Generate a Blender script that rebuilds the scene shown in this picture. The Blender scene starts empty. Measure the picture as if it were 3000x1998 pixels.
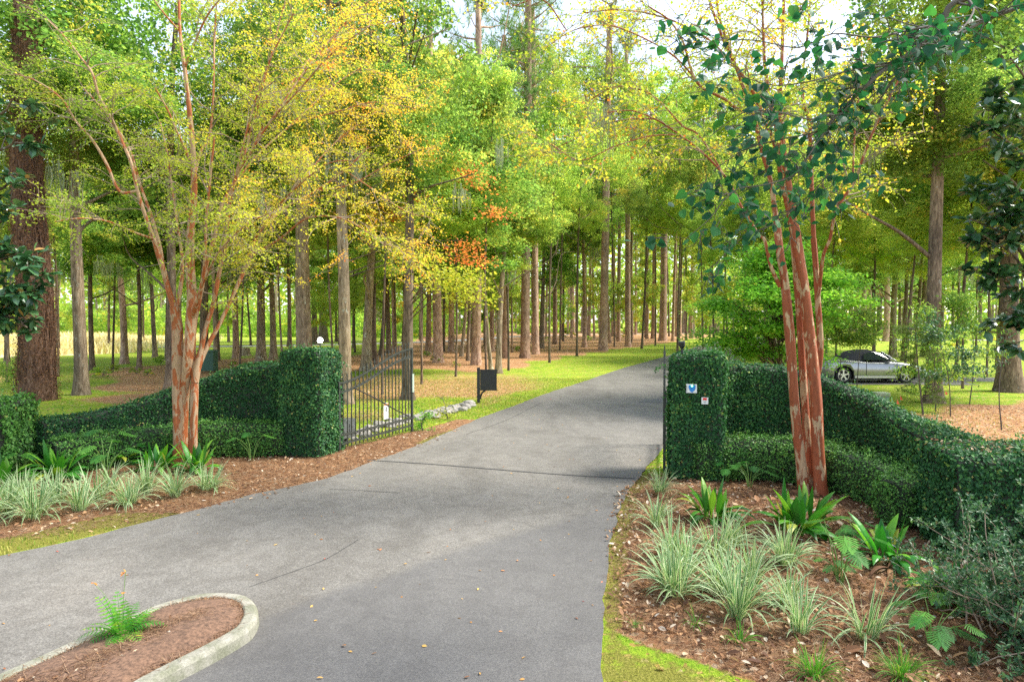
import bpy, bmesh, math, random
import numpy as np
from mathutils import Vector, Matrix
R = math.radians
sc = bpy.context.scene
C = sc.collection
# ------------------------------------------------------------------ camera, sky, sun, exposure
H, F, CX, CY = 2.7, 2000.0, 1500.0, 999.0          # photograph is 3000 px wide
PITCH = math.atan(59/2000)
cam = bpy.data.objects.new('camera', bpy.data.cameras.new('camera')); C.objects.link(cam)
cam.location = (0, 0, H); cam.rotation_euler = (R(90)-PITCH, 0, 0)
cam.data.sensor_width = 36; cam.data.lens = 24; cam.data.clip_end = 2000; cam.data.clip_start = .05
sc.camera = cam
w = bpy.data.worlds.new("World"); sc.world = w; w.use_nodes = True
SUN_EL, SUN_AZ = R(50), R(84)                        # azimuth clockwise from +Y (forward)
nt = w.node_tree; bg = nt.nodes['Background']
sky = nt.nodes.new('ShaderNodeTexSky'); sky.sky_type = 'NISHITA'; sky.sun_disc = False
sky.sun_elevation = SUN_EL; sky.sun_rotation = SUN_AZ; sky.dust_density = 1.0; sky.air_density = 1.0; sky.ozone_density = 1.5
hsv = nt.nodes.new('ShaderNodeHueSaturation'); hsv.inputs['Saturation'].default_value = .58
nt.links.new(sky.outputs[0], hsv.inputs['Color']); nt.links.new(hsv.outputs[0], bg.inputs[0]); bg.inputs[1].default_value = 0.11
sd = bpy.data.lights.new('sun', 'SUN'); sd.energy = 2.05; sd.angle = R(18); sd.color = (1, .95, .86)
so = bpy.data.objects.new('sun', sd); C.objects.link(so)
sdir = Vector((math.sin(SUN_AZ)*math.cos(SUN_EL), math.cos(SUN_AZ)*math.cos(SUN_EL), math.sin(SUN_EL)))
so.rotation_euler = (-sdir).to_track_quat('-Z', 'Y').to_euler(); so.location = (20, 20, 40)
sc.view_settings.view_transform = 'Standard'; sc.view_settings.look = 'None'
sc.view_settings.exposure = 2.0; sc.view_settings.gamma = 1
cy = sc.cycles
cy.max_bounces = 14; cy.diffuse_bounces = 10; cy.glossy_bounces = 2; cy.transmission_bounces = 10; cy.transparent_max_bounces = 8
cy.use_denoising = False; cy.caustics_reflective = False; cy.caustics_refractive = False

def ray(u, v):
    x, z = (u-CX)/F, -(v-CY)/F
    return np.array([x, math.cos(PITCH)+z*math.sin(PITCH), z*math.cos(PITCH)-math.sin(PITCH)])
def P(u, v, Y):                                      # photo pixel seen at forward distance Y
    d = ray(u, v); return np.array([0, 0, H]) + d*(Y/d[1])
def G(u, v, z=0.):                                   # photo pixel on the plane of height z
    d = ray(u, v); return np.array([0, 0, H]) + d*((z-H)/d[2])
A = lambda *a: np.array(a, dtype=float)
RNG = np.random.default_rng

# ------------------------------------------------------------------ objects
def thing(name, label, cat, loc=(0,0,0), rz=0, group=None):
    o = bpy.data.objects.new(name, None); C.objects.link(o); o.location = tuple(loc); o.rotation_euler = (0,0,rz)
    o.empty_display_size = .2
    return tag(o, label, cat, group)
def tag(o, label=None, cat=None, group=None, kind=None):
    if label: o['label'] = label
    if cat: o['category'] = cat
    if group: o['group'] = group
    if kind: o['kind'] = kind
    return o
def link(name, me, parent=None, loc=None, rot=None, scale=None):
    o = bpy.data.objects.new(name, me); C.objects.link(o)
    if parent: o.parent = parent
    if loc is not None: o.location = tuple(loc)
    if rot is not None: o.rotation_euler = tuple(rot)
    if scale is not None: o.scale = tuple(scale)
    return o
class MB:                                            # numpy mesh builder
    def __init__(s): s.v=[]; s.f=[]; s.m=[]; s.a=[]; s.n=0
    def add(s, v, f, mat=0, tint=.5):
        v = np.asarray(v, float).reshape(-1,3); f = np.asarray(f, int)
        if len(v)==0 or len(f)==0: return s
        s.v.append(v); s.f.append(f+s.n); s.n += len(v)
        s.m.append(np.full(len(f), mat) if np.isscalar(mat) else np.asarray(mat))
        s.a.append(np.full(len(v), tint) if np.isscalar(tint) else np.asarray(tint, float))
        return s
    def mesh(s, name, mats, smooth=False, origin=None):
        me = bpy.data.meshes.new(name)
        if not s.v:
            for m in mats: me.materials.append(m)
            return me
        v = np.concatenate(s.v); a = np.concatenate(s.a)
        if origin is not None: v = v - np.asarray(origin, float)
        tot = np.concatenate([np.full(len(f), f.shape[1]) for f in s.f]); li = np.concatenate([f.ravel() for f in s.f])
        st = np.concatenate([[0], np.cumsum(tot)[:-1]])
        me.vertices.add(len(v)); me.vertices.foreach_set('co', v.astype(np.float32).ravel())
        me.loops.add(len(li)); me.loops.foreach_set('vertex_index', li.astype(np.int32))
        me.polygons.add(len(tot)); me.polygons.foreach_set('loop_start', st.astype(np.int32)); me.polygons.foreach_set('loop_total', tot.astype(np.int32))
        me.polygons.foreach_set('material_index', np.concatenate(s.m).astype(np.int32))
        me.polygons.foreach_set('use_smooth', np.full(len(tot), smooth))
        at = me.attributes.new('tint', 'FLOAT', 'POINT'); at.data.foreach_set('value', a.astype(np.float32))
        for m in mats: me.materials.append(m)
        me.update(calc_edges=True)
        return me
    def obj(s, name, mats, parent=None, smooth=False, origin=None, **k):
        if not isinstance(mats, (list, tuple)): mats = [mats]
        return link(name, s.mesh(name, mats, smooth, origin), parent, **k)
def norm(a): return a/np.maximum(np.linalg.norm(a, axis=-1, keepdims=True), 1e-9)
def spline(pts, n=8):                                # catmull-rom through rows of any width
    p = np.asarray(pts, float); p = np.vstack([2*p[0]-p[1], p, 2*p[-1]-p[-2]])
    out = []
    for i in range(1, len(p)-2):
        t = np.linspace(0, 1, n, endpoint=False)[:,None]
        a,b,c,d = p[i-1],p[i],p[i+1],p[i+2]
        out.append(.5*((2*b)+(c-a)*t+(2*a-5*b+4*c-d)*t**2+(3*b-a-3*c+d)*t**3))
    out.append(p[-2][None]); return np.vstack(out)
def tube(mb, path, rad, seg=8, mat=0, tint=.5, cap=True, lump=0, rng=None):
    p = np.asarray(path, float); n = len(p); rad = np.broadcast_to(np.asarray(rad, float), (n,))
    t = norm(np.gradient(p, axis=0)); ref = A(1,0,0) if abs(t[0][0])<.8 else A(0,1,0)
    us = []; u = ref-t[0]*np.dot(ref,t[0])
    for i in range(n):
        u = u-t[i]*np.dot(u,t[i]); u = u/max(np.linalg.norm(u),1e-9); us.append(u)
    us = np.array(us); vs = np.cross(t, us)
    th = np.linspace(0, 2*np.pi, seg, endpoint=False)
    rr = np.repeat(rad[:,None], seg, 1)
    if lump and rng is not None:
        ph = rng.uniform(0,6.28,3); k = np.arange(n)[:,None]*.35
        rr = rr*(1+lump*(np.sin(th*3+ph[0]+k*.3)+.6*np.sin(th*5+ph[1]-k*.5)+.5*np.sin(th*2+ph[2]+k)))
    v = p[:,None]+rr[...,None]*(np.cos(th)[None,:,None]*us[:,None]+np.sin(th)[None,:,None]*vs[:,None])
    v = v.reshape(-1,3); i = np.arange(n-1)[:,None]*seg; j = np.arange(seg)[None]; j2 = (j+1)%seg
    f = np.stack([i+j, i+j2, i+seg+j2, i+seg+j], -1).reshape(-1,4)
    mb.add(v, f, mat, tint)
    if cap and seg<=16: mb.add(v[-seg:], [list(range(seg))], mat, tint)
def box(mb, lo, hi, mat=0, tint=.5, M=None):
    x0,y0,z0 = lo; x1,y1,z1 = hi
    v = A([x0,y0,z0],[x1,y0,z0],[x1,y1,z0],[x0,y1,z0],[x0,y0,z1],[x1,y0,z1],[x1,y1,z1],[x0,y1,z1])
    if M is not None: v = np.array([M@Vector(q) for q in v])
    mb.add(v, [[0,3,2,1],[4,5,6,7],[0,1,5,4],[1,2,6,5],[2,3,7,6],[3,0,4,7]], mat, tint)
def bevelbox(name, size, mat, parent, loc=(0,0,0), bev=.01, rot=(0,0,0), seg=2):
    bm = bmesh.new(); bmesh.ops.create_cube(bm, size=1)
    for v in bm.verts: v.co = Vector((v.co.x*size[0], v.co.y*size[1], v.co.z*size[2]))
    bmesh.ops.bevel(bm, geom=bm.edges[:], offset=bev, segments=seg, profile=.7, affect='EDGES')
    me = bpy.data.meshes.new(name); bm.to_mesh(me); bm.free(); me.materials.append(mat)
    return link(name, me, parent, loc, rot)
def scatter(mb, tmpl, pos, axis, nrm, size, mat=0, tint=.5, wid=1.0):
    """copies of a small leaf shape: x along axis, y across, z along nrm"""
    tv, tf, tm = tmpl; n = len(pos)
    if n == 0: return
    a = norm(axis); b = norm(np.cross(nrm, a)); c = np.cross(a, b)
    s = np.broadcast_to(np.asarray(size, float), (n,)); wd = np.broadcast_to(np.asarray(wid, float), (n,))
    v = pos[:,None]+s[:,None,None]*(tv[None,:,0:1]*a[:,None]+(tv[None,:,1:2]*wd[:,None,None])*b[:,None]+tv[None,:,2:3]*c[:,None])
    k = len(tv); ti = np.repeat(np.broadcast_to(np.asarray(tint, float), (n,)), k)
    base = (np.arange(n)*k)[:,None,None]
    for w_ in sorted({len(f) for f in tf}):
        idx = [i for i, f in enumerate(tf) if len(f)==w_]
        ff = (np.array([tf[i] for i in idx])[None]+base).reshape(-1, w_)
        mm = np.tile(np.array([tm[i] for i in idx])+mat, n)
        if w_ == sorted({len(f) for f in tf})[0]: mb.add(v.reshape(-1,3), ff, mm, ti); off = mb.n-n*k
        else: mb.f.append(ff+off); mb.m.append(mm)
DIAMOND = (A([0,0,0],[.45,-.3,.07],[1,0,-.05],[.45,.3,.07]), [[0,1,2,3]], [0])
def heart():
    o = [(0,0),(-.06,.22),(.1,.42),(.35,.45),(.62,.3),(.85,.12),(1,0)]
    v = [(x,y,-.25*abs(y)) for x,y in o]+[(x,-y,-.25*abs(y)) for x,y in o[1:-1]]+[(.35,0,.03)]
    n = len(v)-1; f = [[n,i+1,i] for i in range(6)]+[[n,i,i+1] for i in range(7,11)]+[[n,0,7],[n,11,6]]
    return (np.array(v, float), f, [0]*len(f))
HEART = heart()
LANCE = (A([0,0,0],[.3,-.17,.05],[.7,-.15,.03],[1,0,-.08],[.7,.15,.03],[.3,.17,.05],[.5,0,-.02]), [[0,1,6],[1,2,6],[2,3,6],[3,4,6],[4,5,6],[5,0,6]], [0]*6)
SNOISE = [(np.array(k), p) for k, p in [((1.1,.7,.9),.3),((-.8,1.3,.5),1.9),((.4,-1.1,1.7),4.2),((1.9,.3,-1.2),2.6)]]
def vn(p, s):                                        # cheap smooth noise, about -1..1
    return sum(np.sin(p@(k*s)+ph) for k, ph in SNOISE)/2.4
def rdir(rng, n): return norm(rng.normal(size=(n,3)))

# ------------------------------------------------------------------ materials
def new_mat(name):
    m = bpy.data.materials.new(name); m.use_nodes = True; n = m.node_tree.nodes; n.clear()
    return m, m.node_tree, n, m.node_tree.links
def ramp(n, stops, interp='LINEAR'):
    r = n.new('ShaderNodeValToRGB'); r.color_ramp.interpolation = interp; e = r.color_ramp.elements
    while len(e) < len(stops): e.new(.5)
    for q, (p, c) in zip(e, stops): q.position = p; q.color = (*c, 1) if len(c)==3 else c
    return r
def noise(n, l, vec, scale, detail=4, rough=.6, mapscale=None, dist=0):
    t = n.new('ShaderNodeTexNoise'); t.inputs['Scale'].default_value = scale; t.inputs['Detail'].default_value = detail; t.inputs['Roughness'].default_value = rough; t.inputs['Distortion'].default_value = dist
    if mapscale:
        mp = n.new('ShaderNodeMapping'); mp.inputs['Scale'].default_value = mapscale; l.new(vec, mp.inputs[0]); vec = mp.outputs[0]
    l.new(vec, t.inputs['Vector']); return t
def mix(n, l, fac, a, b, mode='MIX'):
    m = n.new('ShaderNodeMix'); m.data_type = 'RGBA'; m.blend_type = mode
    for i, x in ((0, fac), (6, a), (7, b)):
        if hasattr(x, 'is_output'): l.new(x, m.inputs[i])
        elif i == 0: m.inputs[0].default_value = x
        else: m.inputs[i].default_value = (*x, 1)
    return m.outputs[2]
def math_(n, l, op, a, b=None, clamp=False):
    m = n.new('ShaderNodeMath'); m.operation = op; m.use_clamp = clamp
    for i, x in ((0, a), (1, b)):
        if x is None: continue
        if hasattr(x, 'is_output'): l.new(x, m.inputs[i])
        else: m.inputs[i].default_value = x
    return m.outputs[0]
def leaf_mat(name, stops, trans=.45, rough=.5, spec=.25, vary=.25, hue=.02, tcol=1.5):
    m, t, n, l = new_mat(name)
    at = n.new('ShaderNodeAttribute'); at.attribute_name = 'tint'
    oi = n.new('ShaderNodeObjectInfo')
    r = ramp(n, stops); l.new(at.outputs['Fac'], r.inputs[0])
    hs = n.new('ShaderNodeHueSaturation')
    l.new(math_(n, l, 'ADD', math_(n, l, 'MULTIPLY', oi.outputs['Random'], 2*hue), .5-hue), hs.inputs['Hue'])
    l.new(math_(n, l, 'ADD', math_(n, l, 'MULTIPLY', oi.outputs['Random'], vary), 1-vary/2), hs.inputs['Value'])
    l.new(r.outputs[0], hs.inputs['Color'])
    p = n.new('ShaderNodeBsdfPrincipled'); p.inputs['Roughness'].default_value = rough; p.inputs['Specular IOR Level'].default_value = spec
    tr = n.new('ShaderNodeBsdfTranslucent'); ms = n.new('ShaderNodeMixShader'); ms.inputs[0].default_value = trans
    l.new(hs.outputs[0], p.inputs['Base Color'])
    tc = mix(n, l, 1., hs.outputs[0], (tcol, tcol*1.02, tcol*.7), 'MULTIPLY')
    l.new(tc, tr.inputs[0]); l.new(p.outputs[0], ms.inputs[1]); l.new(tr.outputs[0], ms.inputs[2])
    o = n.new('ShaderNodeOutputMaterial'); l.new(ms.outputs[0], o.inputs[0]); return m
def plain(name, col, rough=.6, metal=0, spec=.5, nscale=None, var=.25, bump=0, emit=None, coat=0, trans=0):
    m, t, n, l = new_mat(name); p = n.new('ShaderNodeBsdfPrincipled'); o = n.new('ShaderNodeOutputMaterial'); l.new(p.outputs[0], o.inputs[0])
    p.inputs['Base Color'].default_value = (*col, 1); p.inputs['Roughness'].default_value = rough; p.inputs['Metallic'].default_value = metal; p.inputs['Specular IOR Level'].default_value = spec
    p.inputs['Coat Weight'].default_value = coat; p.inputs['Transmission Weight'].default_value = trans
    if emit: p.inputs['Emission Color'].default_value = (*emit[0], 1); p.inputs['Emission Strength'].default_value = emit[1]
    if nscale:
        tc = n.new('ShaderNodeTexCoord'); g = tc.outputs['Object']
        q = noise(n, l, g, nscale, 5, .65)
        r = ramp(n, [(.3, tuple(c*(1-var) for c in col)), (.7, tuple(min(1, c*(1+var)) for c in col))]); l.new(q.outputs[0], r.inputs[0]); l.new(r.outputs[0], p.inputs['Base Color'])
        if bump:
            b = n.new('ShaderNodeBump'); b.inputs['Strength'].default_value = bump; b.inputs['Distance'].default_value = .01; l.new(q.outputs[0], b.inputs['Height']); l.new(b.outputs[0], p.inputs['Normal'])
    return m
def bark_mat(name, dark, mid, light, lichen=None, zs=.18, sc_=14, lich=.62, bump=.6):
    m, t, n, l = new_mat(name); p = n.new('ShaderNodeBsdfPrincipled'); o = n.new('ShaderNodeOutputMaterial'); l.new(p.outputs[0], o.inputs[0])
    g = n.new('ShaderNodeNewGeometry').outputs['Position']; oi = n.new('ShaderNodeObjectInfo')
    a = noise(n, l, g, sc_, 6, .7, (1,1,zs), .6)
    r = ramp(n, [(.32, dark), (.5, mid), (.68, light)]); l.new(a.outputs[0], r.inputs[0]); col = r.outputs[0]
    b = noise(n, l, g, 1.3, 3, .5, (1,1,.5)); rb = ramp(n, [(.35, (.75,.75,.78)), (.65, (1.2,1.15,1.1))]); l.new(b.outputs[0], rb.inputs[0])
    col = mix(n, l, 1., col, rb.outputs[0], 'MULTIPLY')
    if lichen:
        c = noise(n, l, g, 3.2, 6, .75, (1,1,.7)); rc = ramp(n, [(lich-.03, (0,0,0)), (lich+.03, (1,1,1))]); l.new(c.outputs[0], rc.inputs[0])
        col = mix(n, l, math_(n, l, 'MULTIPLY', rc.outputs[0], .75), col, lichen)
    hs = n.new('ShaderNodeHueSaturation'); l.new(math_(n, l, 'ADD', math_(n, l, 'MULTIPLY', oi.outputs['Random'], .5), .75), hs.inputs['Value']); l.new(col, hs.inputs['Color'])
    l.new(hs.outputs[0], p.inputs['Base Color']); p.inputs['Roughness'].default_value = .9; p.inputs['Specular IOR Level'].default_value = .15
    bp = n.new('ShaderNodeBump'); bp.inputs['Strength'].default_value = bump; bp.inputs['Distance'].default_value = .03; l.new(a.outputs[0], bp.inputs['Height']); l.new(bp.outputs[0], p.inputs['Normal'])
    return m
def patch_bark(name, red, tan, thr=.5, red2=None):
    m, t, n, l = new_mat(name); p = n.new('ShaderNodeBsdfPrincipled'); o = n.new('ShaderNodeOutputMaterial'); l.new(p.outputs[0], o.inputs[0])
    g = n.new('ShaderNodeNewGeometry').outputs['Position']
    a = noise(n, l, g, 9, 4, .62, (1,1,.28), .8); r = ramp(n, [(thr-.012, (0,0,0)), (thr+.012, (1,1,1))]); l.new(a.outputs[0], r.inputs[0])
    b = noise(n, l, g, 30, 4, .7, (1,1,.2))
    rr = ramp(n, [(.3, tuple(c*.7 for c in red)), (.55, red), (.75, red2 or tuple(c*1.3 for c in red))]); l.new(b.outputs[0], rr.inputs[0])
    rt = ramp(n, [(.3, tuple(c*.7 for c in tan)), (.7, tuple(c*1.2 for c in tan))]); l.new(b.outputs[0], rt.inputs[0])
    col = mix(n, l, r.outputs[0], rr.outputs[0], rt.outputs[0]); l.new(col, p.inputs['Base Color'])
    p.inputs['Roughness'].default_value = .62; p.inputs['Specular IOR Level'].default_value = .3
    bp = n.new('ShaderNodeBump'); bp.inputs['Strength'].default_value = .5; bp.inputs['Distance'].default_value = .006; l.new(r.outputs[0], bp.inputs['Height']); l.new(bp.outputs[0], p.inputs['Normal'])
    return m
M = {}
M['oak'] = leaf_mat('oak_foliage', [(0,(.07,.15,.04)),(.45,(.17,.28,.065)),(.8,(.30,.39,.085)),(1,(.50,.43,.09))], .72, vary=.3, hue=.015)
M['bright'] = leaf_mat('light_foliage', [(0,(.14,.23,.055)),(.5,(.29,.40,.08)),(.85,(.45,.50,.10)),(1,(.66,.48,.10))], .72, vary=.3, hue=.015)
M['autumn'] = leaf_mat('turning_foliage', [(0,(.15,.24,.05)),(.5,(.33,.41,.07)),(.78,(.55,.48,.07)),(.94,(.68,.34,.06)),(1,(.7,.2,.06))], .62, vary=.15, hue=.01)
M['red'] = leaf_mat('red_foliage', [(0,(.50,.36,.05)),(.5,(.72,.30,.08)),(1,(.75,.16,.06))], .6)
M['pine'] = leaf_mat('pine_needles', [(0,(.06,.13,.03)),(.6,(.15,.27,.05)),(.93,(.28,.38,.07)),(1,(.50,.28,.10))], .4, vary=.25)
M['crepe'] = leaf_mat('crepe_myrtle_foliage', [(0,(.16,.26,.04)),(.3,(.32,.42,.05)),(.6,(.56,.54,.06)),(.85,(.78,.46,.06)),(1,(.80,.24,.05))], .58, vary=0, hue=0)
M['fig'] = leaf_mat('creeping_fig_leaves', [(0,(.015,.07,.025)),(.5,(.04,.15,.045)),(.88,(.11,.28,.07)),(.95,(.26,.38,.07)),(1,(.5,.33,.14))], .3, .5, .3, vary=.1, hue=0, tcol=1)
M['box'] = leaf_mat('boxwood_leaves', [(0,(.04,.13,.025)),(.5,(.10,.28,.05)),(.95,(.24,.46,.09)),(1,(.40,.32,.1))], .3, .45, .35, vary=.1, hue=0, tcol=1)
M['magnolia'] = leaf_mat('magnolia_leaves', [(0,(.02,.07,.03)),(.6,(.045,.13,.045)),(.93,(.08,.17,.06)),(.96,(.3,.17,.05)),(1,(.4,.2,.05))], .12, .28, .7, vary=0, hue=0)
M['heart'] = leaf_mat('heart_leaves', [(0,(.008,.06,.03)),(.6,(.018,.115,.045)),(.9,(.05,.20,.04)),(1,(.4,.4,.05))], .4, .5, .4, vary=0, hue=0)
M['maple'] = leaf_mat('maple_leaves', [(0,(.06,.20,.03)),(.6,(.16,.38,.04)),(1,(.36,.54,.07))], .55, vary=0, hue=0)
M['azalea'] = leaf_mat('azalea_leaves', [(0,(.03,.09,.04)),(.6,(.06,.16,.06)),(1,(.16,.28,.10))], .25, .45, .5, vary=0, hue=0)
M['aspid'] = leaf_mat('broad_strap_leaves', [(0,(.02,.12,.015)),(.6,(.06,.27,.02)),(.9,(.2,.42,.03)),(1,(.5,.42,.08))], .3, .35, .5, vary=.1, hue=.01)
M['phil'] = leaf_mat('cut_leaves', [(0,(.03,.15,.03)),(1,(.13,.36,.05))], .35, .5, .25, vary=.1, hue=0)
M['fern'] = leaf_mat('fern_fronds', [(0,(.03,.18,.03)),(.7,(.12,.36,.03)),(1,(.4,.42,.04))], .4, vary=0, hue=0)
M['cream'] = leaf_mat('cream_leaf_margin', [(0,(.40,.47,.24)),(1,(.66,.69,.44))], .3, .45, .3, vary=.1, hue=0)
M['blade'] = leaf_mat('variegated_green', [(0,(.05,.16,.05)),(1,(.12,.30,.09))], .3, .45, .3, vary=.1, hue=0)
M['grass'] = leaf_mat('grass_blades', [(0,(.09,.16,.02)),(.55,(.22,.30,.03)),(1,(.50,.44,.12))], .4, vary=0, hue=0)
M['moss_b'] = leaf_mat('edge_moss_tips', [(0,(.10,.12,.02)),(.7,(.24,.25,.04)),(1,(.38,.36,.08))], .3, vary=0, hue=0)
M['moss_h'] = leaf_mat('spanish_moss', [(0,(.22,.25,.16)),(1,(.42,.45,.32))], .3, .9, .1)
M['gold'] = leaf_mat('dry_meadow_grass', [(0,(.45,.34,.14)),(.6,(.75,.62,.34)),(1,(.85,.78,.55))], .35, .8, .1)
M['litter'] = leaf_mat('dry_leaves', [(0,(.10,.05,.03)),(.4,(.24,.12,.06)),(.75,(.42,.24,.12)),(.9,(.55,.42,.28)),(1,(.62,.56,.46))], .15, .7, .2, vary=0, hue=0)
M['bright_litter'] = leaf_mat('fresh_fallen_leaves', [(0,(.25,.10,.05)),(.4,(.50,.25,.08)),(.8,(.65,.42,.12)),(1,(.5,.06,.08))], .15, .6, .2, vary=0, hue=0)
M['needle'] = leaf_mat('dry_pine_needles', [(0,(.08,.038,.022)),(.5,(.20,.105,.055)),(1,(.42,.28,.17))], .1, .7, .2, vary=0, hue=0)
M['pinebark'] = bark_mat('pine_bark', (.12,.07,.045), (.37,.245,.175), (.58,.44,.34), zs=.3, sc_=11)
M['oakbark'] = bark_mat('oak_bark', (.08,.06,.038), (.26,.20,.135), (.44,.36,.26), (.50,.53,.44))
M['darkbark'] = bark_mat('dark_bark', (.045,.033,.022), (.15,.112,.078), (.29,.225,.16), (.45,.47,.42), lich=.66)
M['vinebark'] = bark_mat('vine_bark', (.035,.022,.015), (.11,.065,.045), (.24,.16,.115), zs=.25, sc_=16)
M['crepe_l'] = patch_bark('tan_peeling_bark', (.38,.115,.038), (.44,.29,.17), .49)
M['crepe_r'] = patch_bark('red_peeling_bark', (.30,.080,.032), (.46,.31,.18), .555)
M['twig'] = plain('twig_bark', (.30,.22,.16), .8, nscale=6, var=.3)
M['darktwig'] = plain('dark_twig_bark', (.10,.085,.07), .85, nscale=8, var=.35)
M['stem'] = plain('green_stem', (.12,.22,.04), .6)
# ------------------------------------------------------------------ ground and roads
def inpoly(x, y, poly):
    c = np.zeros(x.shape, bool); n = len(poly)
    for i in range(n):
        x1,y1 = poly[i]; x2,y2 = poly[(i+1)%n]
        k = ((y1>y)!=(y2>y)) & (x < (x2-x1)*(y-y1)/((y2-y1) if y2!=y1 else 1e-9)+x1); c ^= k
    return c
def sdist(x, y, poly):
    d = np.full(x.shape, 1e9); n = len(poly)
    for i in range(n):
        a = np.array(poly[i]); b = np.array(poly[(i+1)%n]); ab = b-a
        t = np.clip(((x-a[0])*ab[0]+(y-a[1])*ab[1])/max(ab@ab,1e-9), 0, 1)
        d = np.minimum(d, np.hypot(x-a[0]-t*ab[0], y-a[1]-t*ab[1]))
    return np.where(inpoly(x, y, poly), d, -d)
gpx = lambda L: [tuple(G(u, v)[:2]) for u, v in L]
ROAD_L = [(-12,.5),(-9,3.6),(-7.6,5.6),(-6.6,6.9)]+gpx([(0,1632),(217,1586),(420,1535),(573,1497),(764,1446),(943,1408),(1019,1382),(1121,1344),(1223,1306),(1312,1268),(1401,1229),(1503,1191),(1605,1153),(1720,1115),(1834,1077),(1949,1045),(2045,1015),(2130,991)])+[(52,142),(75,170)]
ROAD_R = [(.35,-6),(.5,2),(.69,5.1),(.80,5.9),(.97,6.9),(1.2,8.2),(1.54,9.6),(1.85,10.8),(2.31,12.0),(2.75,13.2),(3.25,14.5),(4.8,19),(6.9,25),(9.9,34),(12.9,41.5),(17,50),(22.3,60),(30,78),(42,108),(60,139),(82,165)]
def wob(path, amp, step, seed=3):
    p = spline(A(*path), 10); s = np.concatenate([[0], np.cumsum(np.linalg.norm(np.diff(p, axis=0), axis=1))])
    k = np.arange(0, s[-1], step); q = np.stack([np.interp(k, s, p[:,0]), np.interp(k, s, p[:,1])], 1)
    t = norm(np.gradient(q, axis=0)); nn = np.stack([-t[:,1], t[:,0]], 1)
    r = RNG(seed); return q+nn*(amp*(.6*np.sin(k*1.3+1)*np.sin(k*.47)+.4*np.sin(k*4.1)+.35*r.normal(size=len(k))))[:,None]
RL = wob(ROAD_L, .03, .22); RR = wob(ROAD_R, .03, .22, 4)
road_poly = [tuple(p) for p in RL]+[tuple(p) for p in RR[::-1]]+[(-12,-6)]
coarse_road = ROAD_L+ROAD_R[::-1]+[(-12,-6)]
def flat(name, poly, z, mat):
    bm = bmesh.new(); vs = [bm.verts.new((x,y,z)) for x,y in poly]; es = [bm.edges.new((vs[i], vs[(i+1)%len(vs)])) for i in range(len(vs))]
    bmesh.ops.triangle_fill(bm, use_beauty=True, use_dissolve=False, edges=es, normal=(0,0,1))
    for f in bm.faces:
        if f.normal.z < 0: f.normal_flip()
    me = bpy.data.meshes.new(name); bm.to_mesh(me); bm.free(); me.materials.append(mat)
    return tag(link(name, me), kind='structure')
# asphalt
def asphalt():
    m, t, n, l = new_mat('old_asphalt'); p = n.new('ShaderNodeBsdfPrincipled'); o = n.new('ShaderNodeOutputMaterial'); l.new(p.outputs[0], o.inputs[0])
    g = n.new('ShaderNodeNewGeometry').outputs['Position']
    a = noise(n, l, g, 75, 3, .8); ra = ramp(n, [(.34, (.098,.092,.082)), (.5, (.165,.155,.138)), (.66, (.27,.255,.225))]); l.new(a.outputs[0], ra.inputs[0])
    b = noise(n, l, g, .55, 5, .62, (1,.45,1), .6); rb = ramp(n, [(.3, (.72,.71,.70)), (.52, (1,1,1)), (.7, (1.17,1.15,1.13))]); l.new(b.outputs[0], rb.inputs[0])
    col = mix(n, l, 1., ra.outputs[0], rb.outputs[0], 'MULTIPLY')
    c = noise(n, l, g, 2.6, 6, .7, None, 1.2); rc = ramp(n, [(.40, (.86,.85,.84)), (.58, (1.04,1.04,1.04))]); l.new(c.outputs[0], rc.inputs[0]); col = mix(n, l, 1., col, rc.outputs[0], 'MULTIPLY')
    # rusty needle stains
    e = noise(n, l, g, 3.5, 4, .6, (1,9,1), .4); re = ramp(n, [(.70, (0,0,0)), (.76, (1,1,1))]); l.new(e.outputs[0], re.inputs[0]); col = mix(n, l, math_(n, l, 'MULTIPLY', re.outputs[0], .45), col, (.26,.16,.11))
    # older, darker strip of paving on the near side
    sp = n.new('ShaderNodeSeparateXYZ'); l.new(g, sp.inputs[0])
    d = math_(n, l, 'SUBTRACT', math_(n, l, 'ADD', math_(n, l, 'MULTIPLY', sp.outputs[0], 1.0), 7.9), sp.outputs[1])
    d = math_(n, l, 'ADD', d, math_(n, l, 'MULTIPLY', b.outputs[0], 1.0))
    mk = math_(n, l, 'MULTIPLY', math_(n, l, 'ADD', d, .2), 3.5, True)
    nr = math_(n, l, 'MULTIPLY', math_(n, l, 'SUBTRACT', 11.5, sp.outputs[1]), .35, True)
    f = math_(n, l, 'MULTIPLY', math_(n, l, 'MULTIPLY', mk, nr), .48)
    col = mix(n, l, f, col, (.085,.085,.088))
    l.new(col, p.inputs['Base Color']); p.inputs['Roughness'].default_value = .8; p.inputs['Specular IOR Level'].default_value = .3
    bp = n.new('ShaderNodeBump'); bp.inputs['Strength'].default_value = .5; bp.inputs['Distance'].default_value = .006; l.new(a.outputs[0], bp.inputs['Height']); l.new(bp.outputs[0], p.inputs['Normal'])
    return m
M['asphalt'] = asphalt(); M['seam'] = plain('tar_seam', (.06,.058,.056), .8, nscale=20)
M['paleroad'] = plain('pale_lane_surface', (.36,.34,.32), .9, nscale=2, var=.15)
flat('driveway', road_poly, .020, M['asphalt'])
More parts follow.
